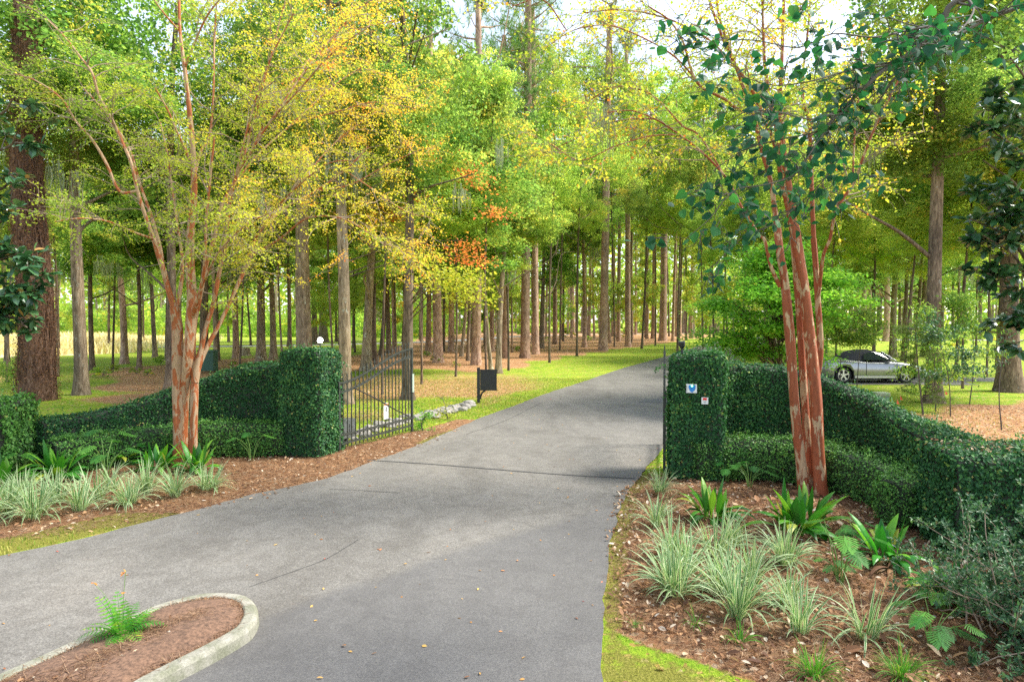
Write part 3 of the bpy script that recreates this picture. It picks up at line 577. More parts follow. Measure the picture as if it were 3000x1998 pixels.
# ------------------------------------------------------------------ roadster
def car():
    Y0 = 30.2; scl = Y0/26.8; cx = P(2532,1100,Y0)[0]
    t = thing('parked_car', 'silver two seat roadster with black soft top parked on the side lane', 'car', (cx, Y0, .012)); t.scale = (scl,)*3
    paint = plain('silver_paint', (.27,.28,.285), .28, .75, coat=.6, nscale=3, var=.05); glass = plain('dark_glass', (.02,.03,.03), .05, spec=.9); rub = plain('tyre_rubber', (.014,.014,.015), .8); dark = plain('dark_trim', (.012,.012,.012), .6); top = plain('soft_top_cloth', (.022,.023,.026), .85, nscale=30)
    # stations x, zb, ztop, half width, shoulder z
    S = [(-2.06,.40,.72,.62,.60),(-2.0,.26,.86,.74,.72),(-1.75,.20,.92,.82,.76),(-1.2,.17,.93,.86,.78),(-.7,.17,.90,.86,.76),(-.2,.17,.86,.85,.74),(.3,.17,.85,.85,.73),(.62,.17,.86,.85,.72),(1.0,.17,.82,.86,.72),(1.4,.18,.75,.86,.68),(1.75,.20,.66,.83,.60),(1.98,.24,.56,.74,.50),(2.08,.32,.46,.60,.42)]
    S = spline(A(*S), 4)
    def sec(q):
        x, zb, zt, w, zs = q; zs = min(zs, zt-.05)
        pts = [(0,zb),(w*.82,zb),(w*.97,zb+.06),(w*.985,zb+.16),(w*1.0,(zb+zs)/2+.03),(w*.985,zs),(w*.93,zs+(zt-zs)*.55),(w*.80,zt-.015),(w*.5,zt),(0,zt+.012)]
        return [(y,z) for y,z in pts]+[(-y,z) for y,z in pts[-2:0:-1]]
    V = []; k = 0
    for q in S:
        s_ = sec(q); k = len(s_); V += [(q[0], y, z) for y,z in s_]
    n = len(S); bm = bmesh.new(); vs = [bm.verts.new(v) for v in V]
    for i in range(n-1):
        for j in range(k): bm.faces.new((vs[i*k+j], vs[i*k+(j+1)%k], vs[(i+1)*k+(j+1)%k], vs[(i+1)*k+j]))
    bm.faces.new([vs[j] for j in range(k)][::-1]); bm.faces.new([vs[(n-1)*k+j] for j in range(k)])
    bmesh.ops.recalc_face_normals(bm, faces=bm.faces[:])
    for f in bm.faces: f.smooth = True
    me = bpy.data.meshes.new('body'); bm.to_mesh(me); bm.free(); me.materials.append(paint); me.materials.append(dark)
    body = link('body', me, None)
    cb = bmesh.new()
    for wx in (-1.2, 1.2):
        for sy in (-1, 1):
            r_ = bmesh.ops.create_cone(cb, cap_ends=True, segments=40, radius1=.365, radius2=.365, depth=.36, matrix=Matrix.Translation((wx, sy*.78, .30))@Matrix.Rotation(R(90), 4, 'X'))
    cme = bpy.data.meshes.new('arch_tool'); cb.to_mesh(cme); cb.free(); cme.materials.append(dark); cut = link('arch_tool', cme)
    md = body.modifiers.new('arch', 'BOOLEAN'); md.operation = 'DIFFERENCE'; md.object = cut; md.solver = 'EXACT'
    dg = bpy.context.evaluated_depsgraph_get(); nm = bpy.data.meshes.new_from_object(body.evaluated_get(dg)); body.modifiers.clear(); body.data = nm
    bpy.data.objects.remove(cut); body.parent = t; body.name = 'body'
    for f in body.data.polygons:
        c = f.center
        for wx in (-1.2, 1.2):
            if abs(math.hypot(c.x-wx, c.z-.30)-.365) < .012 or (math.hypot(c.x-wx, c.z-.3)<.37 and abs(abs(c.y)-.6)<.02): f.material_index = 1; f.use_smooth = False
    # soft top with windows
    T = spline(A((-1.05,.90,.62),(-.85,1.05,.60),(-.5,1.20,.56),(-.1,1.255,.54),(.2,1.22,.52),(.38,1.15,.52)), 3)
    mb = MB(); V = []
    for x,z,w_ in T: V += [(x,-.74,.88),(x,-w_-.02,z-.05),(x,-w_*.7,z),(x,0,z+.02),(x,w_*.7,z),(x,w_+.02,z-.05),(x,.74,.88)]
    n = len(T); i = np.arange(n-1)[:,None]*7; j = np.arange(6)[None]; mb.add(V, np.stack([i+j, i+j+1, i+8+j, i+7+j], -1).reshape(-1,4)); mb.add(V[:7], [list(range(7))[::-1]]); mb.obj('soft_top', top, t, smooth=True)
    for sy in (-1, 1):
        q = A((-.45,sy*.80,.90),(.62,sy*.80,.88),(.30,sy*.60,1.15),(-.05,sy*.62,1.20),(-.38,sy*.66,1.12)); q2 = q+A(0,-sy*.02,0)
        mb = MB(); mb.add(np.vstack([q,q2]), [[i_,(i_+1)%5,5+(i_+1)%5,5+i_] for i_ in range(5)]); mb.add(q, [list(range(5))]); wn_ = mb.obj('side_window', glass, t)
    mb = MB(); mb.add(A((.80,-.70,.87),(.80,.70,.87),(.34,.52,1.18),(.34,-.52,1.18),(.83,-.70,.87),(.83,.70,.87),(.37,.52,1.18),(.37,-.52,1.18)), [[0,1,2,3],[7,6,5,4],[0,4,5,1],[3,2,6,7],[0,3,7,4],[1,5,6,2]]); ws = mb.obj('windscreen', glass, t)
    for sy in (-1, 1): mb = MB(); tube(mb, A((.84,sy*.72,.86),(.36,sy*.545,1.19)), .02, 8); mb.obj('windscreen_pillar', paint, t)
    for wx in (-1.2, 1.2):
        for sy in (-1, 1):
            wh = link('wheel', None, t, (wx, sy*.70, .31)); wh.empty_display_size = .1
            th = np.linspace(0, 2*np.pi, 41); prof = [(-.10,.215),(-.105,.29),(-.08,.31),(.08,.31),(.105,.29),(.10,.215)]
            V = [(r_*math.cos(a), y_, r_*math.sin(a)) for a in th[:-1] for y_, r_ in prof]; i = np.arange(40)[:,None]; j = np.arange(5)[None]; i2 = (i+1)%40
            mb = MB(); mb.add(V, np.stack([i*6+j, i*6+j+1, i2*6+j+1, i2*6+j], -1).reshape(-1,4)); mb.obj('tyre', rub, wh, smooth=True)
            mb = MB(); tube(mb, np.stack([.205*np.cos(th), 0*th+sy*.085, .205*np.sin(th)], 1), .014, 6, cap=False)
            for s5 in range(5):
                a = R(90+72*s5); d = A(math.cos(a),0,math.sin(a)); e = A(-math.sin(a),0,math.cos(a)); y0 = A(0,sy*.095,0)
                q = [d*.03+e*.035, d*.12+e*.022, d*.2+e*.04, d*.2-e*.04, d*.12-e*.022, d*.03-e*.035]; q1 = [x+y0 for x in q]; q2 = [x+y0*.6 for x in q]
                mb.add(np.array(q1+q2), [[i_,(i_+1)%6,6+(i_+1)%6,6+i_] for i_ in range(6)]); mb.add(np.array(q1), [list(range(6))])
            tube(mb, A([0,sy*.05,0],[0,sy*.1,0]), .045, 12); mb.obj('rim', plain('alloy', (.6,.6,.6), .3, .8), wh)
            mb = MB(); tube(mb, A([0,-sy*.02,0],[0,sy*.03,0]), .2, 16); mb.obj('brake_disc', plain('brake_steel', (.05,.05,.05), .5, .5), wh)
    mb = MB(); mb.add(A((1.62,-.825,.60),(1.9,-.765,.50),(1.93,-.735,.555),(1.66,-.80,.665),(1.62,-.84,.60),(1.9,-.78,.50),(1.93,-.75,.555),(1.66,-.815,.665)), [[4,5,6,7],[0,3,2,1],[0,1,5,4],[2,3,7,6],[1,2,6,5],[0,4,7,3]]); mb.obj('headlight', plain('lamp_lens', (.75,.75,.72), .15), t)
    mb = MB(); box(mb, (1.52,-.872,.585), (1.62,-.858,.612)); mb.obj('side_marker', plain('amber_lens', (.8,.2,.03), .3), t)
    mb = MB(); box(mb, (-.8,-.875,.21), (.8,-.845,.29)); mb.obj('sill', plain('silver_sill', (.5,.5,.5), .3, .6), t)
    mb = MB(); box(mb, (-.36,-.865,.32), (-.352,-.852,.86)); box(mb, (.80,-.869,.30), (.808,-.855,.80)); mb.obj('door_seam', dark, t)
    bevelbox('mirror', (.12,.16,.10), paint, t, (.55,-.86,.93), .03)
    bevelbox('underbody', (3.3,1.2,.12), dark, t, (0,0,.20), .02)
car()
# utility box and marker flags
b = G(2580,1196); t = thing('utility_pedestal', 'green plastic utility box with a domed lid on the ground near the orange marker flags', 'utility box', tuple(b), R(-4))
gm = plain('green_plastic', (.17,.28,.19), .6, nscale=8, var=.15)
bevelbox('cabinet', (.38,.34,.36), gm, t, (0,0,.20), .02); bevelbox('lid', (.42,.38,.12), plain('faded_green_plastic', (.30,.36,.24), .7), t, (0,0,.44), .05, seg=3)
for dx in (-.085,.085):
    for dz in (.12,.2,.28): bevelbox('louvre', (.13,.012,.022), gm, t, (dx,-.174,dz), .003)
bevelbox('pad', (.55,.5,.05), plain('pad_concrete', (.3,.28,.24), .9), t, (0,0,.015), .01)
fl = plain('orange_flag', (.75,.10,.03), .7); wi = plain('flag_wire', (.3,.3,.3), .5)
fd = [(2552,1184,'leftmost orange marker flag, left of the green utility box'),(2596,1190,'orange marker flag right in front of the green utility box'),(2628,1193,'low orange marker flag between the utility box and the young pine'),(2638,1180,'red marker flag right of the green utility box'),(2770,1164,'red marker flag beside the big grey trunk'),(2594,1062,'orange marker flag on the grass behind the silver car')]
for u,v,lb in fd:
    b = G(u, v); t = thing('marker_flag', lb, 'flag', tuple(b), group='utility marker flags'); s = b[1]/2000
    mb = MB(); tube(mb, A([0,0,0],[0,0,.25]), .004, 5); mb.obj('wire', wi, t)
    mb = MB(); mb.add(A([0,0,.25],[.05,.02,.17],[.075,-.01,.09],[0,0,.10],[-.03,-.03,.12]), [[0,3,1],[1,3,2],[0,4,3]]); mb.obj('pennant', fl, t)
# stump and green bin far left
b = G(720,1042); t = thing('tree_stump', 'weathered grey tree stump on the lawn left of the gate pillar', 'stump', tuple(b))
mb = MB(); tube(mb, A([0,0,-.05],[0,0,.12],[.02,0,.4],[.03,0,.62]), [.5,.36,.3,.27], 14, lump=.12, rng=RNG(5)); mb.obj('stump', M['oakbark'], t)
b = G(610,1092); t = thing('storage_bin', 'dark green plastic bin half hidden behind the peeling trunk', 'bin', tuple(b))
bevelbox('body', (.8,.6,1.0), plain('bin_green', (.03,.09,.06), .6), t, (0,0,.6), .04); bevelbox('lid', (.86,.66,.08), plain('lid_green', (.04,.11,.075), .6), t, (0,0,1.14), .03)

# ------------------------------------------------------------------ kerbed island
kp = [(330,1998+72),(436,1998),(530,1948),(623,1901),(700,1858),(738,1830),(756,1792),(748,1762),(722,1743),(686,1735),(632,1733),(579,1738),(472,1764),(350,1812),(223,1868),(110,1920),(0,1968),(-120,2030)]
kw = spline(A(*[tuple(G(u, v, .13)[:2]) for u, v in kp]), 6)
def kerb():
    p = kw; t = norm(np.gradient(p, axis=0)); nn = np.stack([t[:,1], -t[:,0]], 1)    # outward = right of travel
    cen = p.mean(0); 
    if ((p+nn*.1-cen)**2).sum() < ((p-cen)**2).sum(): nn = -nn
    prof = [(.012,-.02),(0,.10),(-.015,.125),(-.035,.132),(-.105,.134),(-.12,.125),(-.125,-.02)]
    V = []; k = len(prof)
    for q, a in zip(p, nn): V += [(q[0]+a[0]*o, q[1]+a[1]*o, z) for o, z in prof]
    n = len(p); i = np.arange(n-1)[:,None]*k; j = np.arange(k-1)[None]
    mb = MB(); mb.add(V, np.stack([i+j, i+k+j, i+k+j+1, i+j+1], -1).reshape(-1,4))
    m, tt, nd, l = new_mat('kerb_concrete'); pb = nd.new('ShaderNodeBsdfPrincipled'); o = nd.new('ShaderNodeOutputMaterial'); l.new(pb.outputs[0], o.inputs[0]); g = nd.new('ShaderNodeNewGeometry').outputs['Position']
    a = noise(nd, l, g, 60, 4, .7); ra = ramp(nd, [(.3, (.20,.19,.15)), (.7, (.36,.34,.28))]); l.new(a.outputs[0], ra.inputs[0])
    b_ = noise(nd, l, g, 5, 5, .7); rb = ramp(nd, [(.38, (.62,.66,.55)), (.6, (1.05,1.05,1.05))]); l.new(b_.outputs[0], rb.inputs[0])
    l.new(mix(nd, l, 1., ra.outputs[0], rb.outputs[0], 'MULTIPLY'), pb.inputs['Base Color']); pb.inputs['Roughness'].default_value = .9
    o = mb.obj('kerb', m, smooth=False); tag(o, kind='structure')
    return p-nn*.10
inner = kerb()
M['straw'] = plain('pine_straw_mulch', (.15,.085,.052), .95, nscale=30, var=.6, bump=1)
ic = inner.mean(0); mb = MB(); V = []; rings = 9; n = len(inner)
for r_ in range(rings):
    f = r_/(rings-1); q = ic+(inner-ic)*(1-f)
    z = .105+.075*np.sin(min(f*2.2,1)*np.pi/2)+.012*np.sin(q[:,0]*9)*np.cos(q[:,1]*8)*(f>0); V.append(np.c_[q, z+0*q[:,0]])
V = np.vstack(V); i = np.arange(rings-1)[:,None]*n; j = np.arange(n)[None]; mb.add(V, np.stack([i+j, i+(j+1)%n, i+n+(j+1)%n, i+n+j], -1).reshape(-1,4)); isl = mb.obj('island_bed', M['straw'], smooth=True); tag(isl, kind='structure')
def isl_z(x, y):
    d = sdist(x, y, [tuple(q) for q in inner[::2]]); return np.where(d>0, .105+.075*np.clip(d/.55, 0, 1), -1)

# ------------------------------------------------------------------ litter, needles, grass (uncountable)
def strip_needles(rng, pos, L, wd, zamp=.02, seg=3):
    n = len(pos); th = rng.uniform(0, np.pi*2, n); cv = rng.normal(size=n)*.35
    d = np.stack([np.cos(th), np.sin(th), rng.normal(size=n)*.10], 1); s = np.stack([-np.sin(th), np.cos(th), 0*th], 1)
    ks = np.linspace(-.5, .5, seg+1); V = []
    for k in ks:
        c = pos+d*(k*L)[:,None]+s*(cv*L*(k*k-.1))[:,None]; c[:,2] += rng.uniform(0, zamp, n)*.2
        V += [c-s*wd/2, c+s*wd/2]
    V = np.stack(V, 1); m_ = V.shape[1]; base = (np.arange(n)*m_)[:,None]
    f = np.concatenate([base+np.array([[2*i,2*i+1,2*i+3,2*i+2]]) for i in range(seg)]); return V.reshape(-1,3), f, m_
def needles(name, rng, x, y, z, L, wd):
    V, f, k = strip_needles(rng, np.c_[x, y, z], L, wd); mb = MB(); mb.add(V, f, 0, np.repeat(rng.random(len(x)), k)); o = mb.obj(name, M['needle']); tag(o, kind='stuff'); return o
rng = RNG(31)
x = rng.uniform(-5.5,-.2, 60000); y = rng.uniform(3, 7.6, 60000); z = isl_z(x, y); k = z>0; x, y, z = x[k], y[k], z[k]
needles('pine_straw_on_island', rng, x, y, z+rng.uniform(.004,.025,len(x)), rng.uniform(.09,.2,len(x)), .0028)
n = 230000; x = rng.uniform(-10, 8, n); y = 3.6+13*rng.random(n)**1.3; ms = gridval(m_straw, x, y); rd = sdist(x, y, coarse_road); k = (ms>rng.random(n)*.9+.1)&(rd<-.02)&(~((x>-6)&(x<-.1)&(y<7.4)))
x, y = x[k], y[k]; needles('pine_straw', rng, x, y, gridval(gz, x, y)+rng.uniform(.006,.03,len(x)), rng.uniform(.08,.18,len(x)), .0032)
def leaves_on(name, rng, x, y, z, size, mat, tilt=.5, lab=None):
    n = len(x); N = norm(A(0,0,1)+tilt*rdir(rng, n)); ax = norm(np.cross(N, rdir(rng, n))); mb = MB()
    scatter(mb, LANCE, np.c_[x,y,z], ax, N, size, tint=rng.random(n), wid=rng.uniform(.8, 1.7, n)); o = mb.obj(name, mat); tag(o, kind='stuff'); return o
n = 60000; x = rng.uniform(-13, 16, n); y = 3.6+24*rng.random(n)**1.4; ms = gridval(m_straw, x, y); ml = gridval(m_litter, x, y); rd = sdist(x, y, coarse_road)
k = (rng.random(n) < ms*.42+ml*1.0+.03)&(rd<-.03); x, y = x[k], y[k]
leaves_on('leaf_litter', rng, x, y, gridval(gz, x, y)+.02, rng.uniform(.035,.085,len(x)), M['litter'])
n = 4200; x = rng.uniform(-8, 10, n); y = 3.6+22*rng.random(n)**1.5; rd = sdist(x, y, coarse_road); k = (rd>0)&(rng.random(n)<(.12+.9*np.exp(-rd/.35)+1.1*np.exp(-np.hypot(x+1.7,y-6.6)/.8)+.25*np.exp(-np.abs(x-.8)/.6))*.5); x, y = x[k], y[k]
leaves_on('fallen_leaves_on_drive', rng, x, y, 0*x+.026, rng.uniform(.028,.055,len(x)), M['bright_litter'], .35)
n = 900; x = rng.uniform(-5,-.3,n); y = rng.uniform(4.3,7.2,n); z = isl_z(x,y); k = (z>0)&(rng.random(n)<.5); leaves_on('fallen_leaves_on_island', rng, x[k], y[k], z[k]+.025, rng.uniform(.03,.06,k.sum()), M['litter'], .5)
# larger pale curled leaves on the right bed
n = 420; x = rng.uniform(1.6,7,n); y = rng.uniform(3.8,10.5,n); k = gridval(m_straw,x,y)>.6; leaves_on('large_dead_leaves', rng, x[k], y[k], 0*x[k]+.045, rng.uniform(.09,.15,k.sum()), M['litter'], .7)
n = 15000; x = rng.uniform(1.0,7.2,n); y = 4.2+8.0*rng.random(n)**1.2; k = gridval(m_straw,x,y)>.4+.4*rng.random(n); leaves_on('bed_leaf_litter', rng, x[k], y[k], 0*x[k]+rng.uniform(.015,.045,k.sum()), rng.uniform(.035,.08,k.sum()), M['litter'], .7)
n = 5000; x = rng.uniform(-8,-1.0,n); y = rng.uniform(8,17,n); k = gridval(m_straw,x,y)>.4+.5*rng.random(n); leaves_on('bed_leaf_litter', rng, x[k], y[k], 0*x[k]+rng.uniform(.015,.045,k.sum()), rng.uniform(.035,.07,k.sum()), M['litter'], .7)
# leaves lying on the pier and wall tops
x = rng.uniform(5.0,7.4,260); y = 8.2-.2*(x-5.1)+rng.uniform(-.5,.5,260); leaves_on('dry_leaves_on_pier', rng, x, y, 0*x+1.225, rng.uniform(.035,.06,260), M['litter'], .5)
def blades(name, rng, x, y, z, h, mat, wd=.006, tint=None):
    n = len(x); th = rng.uniform(0, 6.28, n); d = np.stack([np.cos(th), np.sin(th), 0*th], 1); s = np.stack([-np.sin(th), np.cos(th), 0*th], 1); b = np.c_[x,y,z]
    le = rng.uniform(.2,.8,n)[:,None]*h[:,None]
    V = np.stack([b-s*wd/2, b+s*wd/2, b+d*le*.4+A(0,0,1)*h[:,None]*.6+s*wd*.4, b+d*le*.4+A(0,0,1)*h[:,None]*.6-s*wd*.4, b+d*le+A(0,0,1)*h[:,None]*.95], 1)
    base = (np.arange(n)*5)[:,None]; mb = MB(); tt = np.repeat(rng.random(n) if tint is None else tint, 5)
    mb.add(V.reshape(-1,3), base+np.array([[0,1,2,3]]), 0, tt); mb.f.append(base+np.array([[3,2,4]])); mb.m.append(np.zeros(n, int)); o = mb.obj(name, mat); tag(o, kind='stuff'); return o
n = 330000; x = rng.uniform(-13, 14, n); y = 5+27*rng.random(n)**.9; gr = 1-np.maximum(gridval(m_straw,x,y)*1.4, gridval(m_litter,x,y)*.85); rd = sdist(x,y,coarse_road); k = (gr>rng.random(n))&(rd<-.02)&(rd>-9)&~((x>.2)&(y<13.2)); x,y = x[k],y[k]
blades('lawn_grass', rng, x, y, gridval(gz,x,y), rng.uniform(.025,.06,len(x)), M['grass'], .010)
n = 40000; x = rng.uniform(.4,4.5,n); y = rng.uniform(3.5,12.5,n); k = gridval(m_moss,x,y)>.25+.5*rng.random(n); k &= sdist(x,y,coarse_road)<.05; x,y = x[k],y[k]
blades('edge_moss', rng, x, y, 0*x+.004, rng.uniform(.006,.016,len(x)), M['moss_b'], .006, rng.uniform(0,1,len(x)))
# far dry meadow
n = 50000; x = rng.uniform(-95,-26,n); y = rng.uniform(46,118,n); k = gridval(m_gold,x,y)>.5+.3*rng.random(n); x,y = x[k],y[k]
blades('dry_meadow_grass', rng, x, y, 0*x, rng.uniform(.5,1.3,len(x))*np.clip(.5+.5*vn(np.c_[x,y,0*x],.3),.3,1), M['gold'], .10)
# ------------------------------------------------------------------ crowns shared by the woodland trees
def crown_mesh(name, seed, mat, n_leaf=12000, clumps=46, leaf=.034, flat=.7, shell=.62, weep=0, low=-1):
    rng = RNG(seed); c = rdir(rng, clumps)*(shell+(1-shell)*rng.random((clumps,1)))**1.0*rng.uniform(.45,1,(clumps,1)); c = c[c[:,2]>low]
    c[:,2] *= .95; r = rng.uniform(.10,.25,len(c)); wgt = r**2.2; i = rng.choice(len(c), n_leaf, p=wgt/wgt.sum())
    d = rdir(rng, n_leaf)*(rng.random((n_leaf,1))**.4); d[:,2] *= flat; d[:,2] -= .25*np.abs(d[:,0]*d[:,1])
    p = c[i]+d*r[i][:,None]+rng.normal(size=(n_leaf,3))*.012
    N = norm(A(0,0,1)*.7+.75*rdir(rng,n_leaf)+d*.4); ax = norm(rdir(rng,n_leaf)+A(0,0,-.3-weep)); ct = rng.normal(size=len(c))*.2
    tint = np.clip(.5+ct[i]+.16*rng.normal(size=n_leaf), 0, 1); mb = MB(); scatter(mb, DIAMOND, p, ax, N, leaf*rng.uniform(.6,1.4,n_leaf), tint=tint, wid=1.3)
    return mb.mesh(name, [mat])
def pine_mesh(name, seed, n_tuft=420, strips=13):
    rng = RNG(seed); mb = MB(); arms = 26; ts = []
    for a in range(arms):
        z = rng.uniform(-1,.9); L = (1-.55*max(z,0))*rng.uniform(.55,1); th = rng.uniform(0,6.28); d = A(math.cos(th), math.sin(th), rng.uniform(-.05,.25))
        pts = [A(0,0,z)+d*L*k+A(0,0,.12*k*k) for k in (0,.4,.75,1)]; tube(mb, pts, [.018,.012,.007,.003], 4, 1, cap=False)
        for _ in range(n_tuft//arms): k = rng.uniform(.35,1.05); ts.append(A(0,0,z)+d*L*k+A(0,0,.12*k*k)+rng.normal(size=3)*A(.12,.12,.035))
    ts = np.array(ts); n = len(ts)*strips; p = np.repeat(ts, strips, 0); d = norm(rdir(rng,n)+A(0,0,.35)); s = norm(np.cross(d, rdir(rng,n))); L = rng.uniform(.07,.12,n)[:,None]
    V = np.stack([p-s*.0035, p+s*.0035, p+d*L+s*.002, p+d*L-s*.002], 1).reshape(-1,3); mb.add(V, (np.arange(n)*4)[:,None]+np.arange(4)[None], 0, np.repeat(np.clip(np.repeat(.5+.2*rng.normal(size=len(ts)),strips)+.1*rng.normal(size=n),0,1), 4))
    return mb.mesh(name, [M['pine'], M['pinebark']])
def moss_mesh(seed, n=15):
    rng = RNG(seed); mb = MB()
    for _ in range(n):
        b = A(*rng.uniform(-.4,.4,2), rng.normal()*.12); L = rng.uniform(.35,1.0)
        for k in range(5):
            m_ = 7; q = np.linspace(0,1,m_); o = rng.normal(size=2)*.035; ph = rng.uniform(0,6.28)
            c = np.stack([b[0]+o[0]+.02*np.sin(q*7+ph), b[1]+o[1]+.02*np.cos(q*6+ph), b[2]-q*L*rng.uniform(.6,1)], 1); w_ = (.008*(1-q)**.5+.002)[:,None]; s = A(math.cos(ph), math.sin(ph), 0)
            V = np.stack([c-s*w_, c+s*w_], 1).reshape(-1,3); i = np.arange(m_-1)*2; mb.add(V, np.stack([i,i+1,i+3,i+2],1), 0, rng.random())
    return mb.mesh('spanish_moss', [M['moss_h']])
CR = {}
for k, (mat, nl, leaf) in {'oak': ('oak',7000,.041), 'bright': ('bright',6800,.041), 'autumn': ('autumn',9500,.038)}.items():
    CR[k] = [crown_mesh('crown', s+{'oak':0,'bright':40,'autumn':80}[k], M[mat], nl, 75, leaf) for s in range(4)]
    CR[k+'_far'] = [crown_mesh('crown', s+300, M[mat], 3400, 50, .056) for s in range(2)]
CR['red'] = [crown_mesh('crown', 500, M['red'], 2600, 16, .05)]
CR['near'] = [crown_mesh('crown', 600+s, M['oak'], 15000, 95, .036) for s in range(2)]
CR['nearb'] = [crown_mesh('crown', 620+s, M['bright'], 14000, 95, .036) for s in range(2)]
CR['pine'] = [pine_mesh('crown', 700+s) for s in range(3)]
MOSS = [moss_mesh(900+s) for s in range(3)]
def trunk_path(rng, h, lean, wig):
    z = np.linspace(-.15, h, 15); k = np.clip(z/h, 0, 1); ph = rng.uniform(0,6.28,2)
    return np.stack([lean[0]*np.maximum(z,0)+wig*np.sin(k*4+ph[0])*k, lean[1]*np.maximum(z,0)+wig*np.sin(k*3.3+ph[1])*k, z], 1)
def woodland_tree(name, label, cat, u, v, wpx, kind, h, crowns, bark, lean=(0,0), wig=.25, group=None, limbs=4, flare=1.5, moss=0, seed=0, top=.45):
    """crowns: list of (height fraction of centre, dx, dy, rx, rz[, kind])"""
    rng = RNG(seed); b = G(u, v); r = wpx/2/2000*b[1]
    t = thing(name, label, cat, (b[0], b[1], 0), group=group); mb = MB(); p = trunk_path(rng, h, lean, wig); k = np.clip(p[:,2]/h, 0, 1)
    rad = r*(1-(1-top)*k)*(1+(flare-1)*np.exp(-np.maximum(p[:,2],0)/(r*2.2+.1))); 
    zz = np.r_[-.15, 0, .12, .3, .6, 1.0, np.linspace(1.6, h, 14)]; pp = np.stack([np.interp(zz, p[:,2], p[:,i]) for i in range(3)], 1); kk = np.clip(zz/h,0,1)
    rad = r*(1-(1-top)*kk)*(1+(flare-1)*np.exp(-np.maximum(zz,0)/(r*1.6+.08)))
    tube(mb, pp, rad, 14 if wpx>9 else 8, lump=.05 if wpx>12 else .03, rng=rng)
    for i in range(limbs):
        z0 = h*rng.uniform(.22 if kind!='pine' else .5,.85); s = np.array([np.interp(z0, p[:,2], p[:,j]) for j in range(3)]); th = rng.uniform(0,6.28); L = h*rng.uniform(.12,.28); d = A(math.cos(th), math.sin(th), rng.uniform(.25,.9))
        q = [s, s+d*L*.35+A(0,0,-.03*L), s+d*L*.7+rng.normal(size=3)*.08*L, s+d*L+rng.normal(size=3)*.12*L]; tube(mb, spline(q, 3), np.linspace(r*.33, r*.07, 10), 6, cap=False)
    mb.obj('trunk', M[bark], t, smooth=True)
    for c in crowns:
        hz, dx, dy, rx, rz = c[:5]; kd = c[5] if len(c)>5 else kind; pz = h*hz; q = [np.interp(pz, p[:,2], p[:,j]) for j in range(2)]
        link('crown', CR[kd][rng.integers(len(CR[kd]))], t, (q[0]+dx, q[1]+dy, pz), (rng.uniform(-.12,.12), rng.uniform(-.12,.12), rng.uniform(0,6.28)), (rx, rx, rz))
    for i in range(moss):
        th = rng.uniform(2.8,6.6); hz, dx, dy, rx, rz = crowns[min(1,len(crowns)-1)][:5]; s = rng.uniform(.9,2.0)
        link('spanish_moss', MOSS[rng.integers(3)], t, (dx+math.cos(th)*rx*.6, dy+math.sin(th)*rx*.6, h*hz-rz*.55+rng.uniform(-.3,.8)), (0,0,th), (s*.8,s*.8,s))
    return t
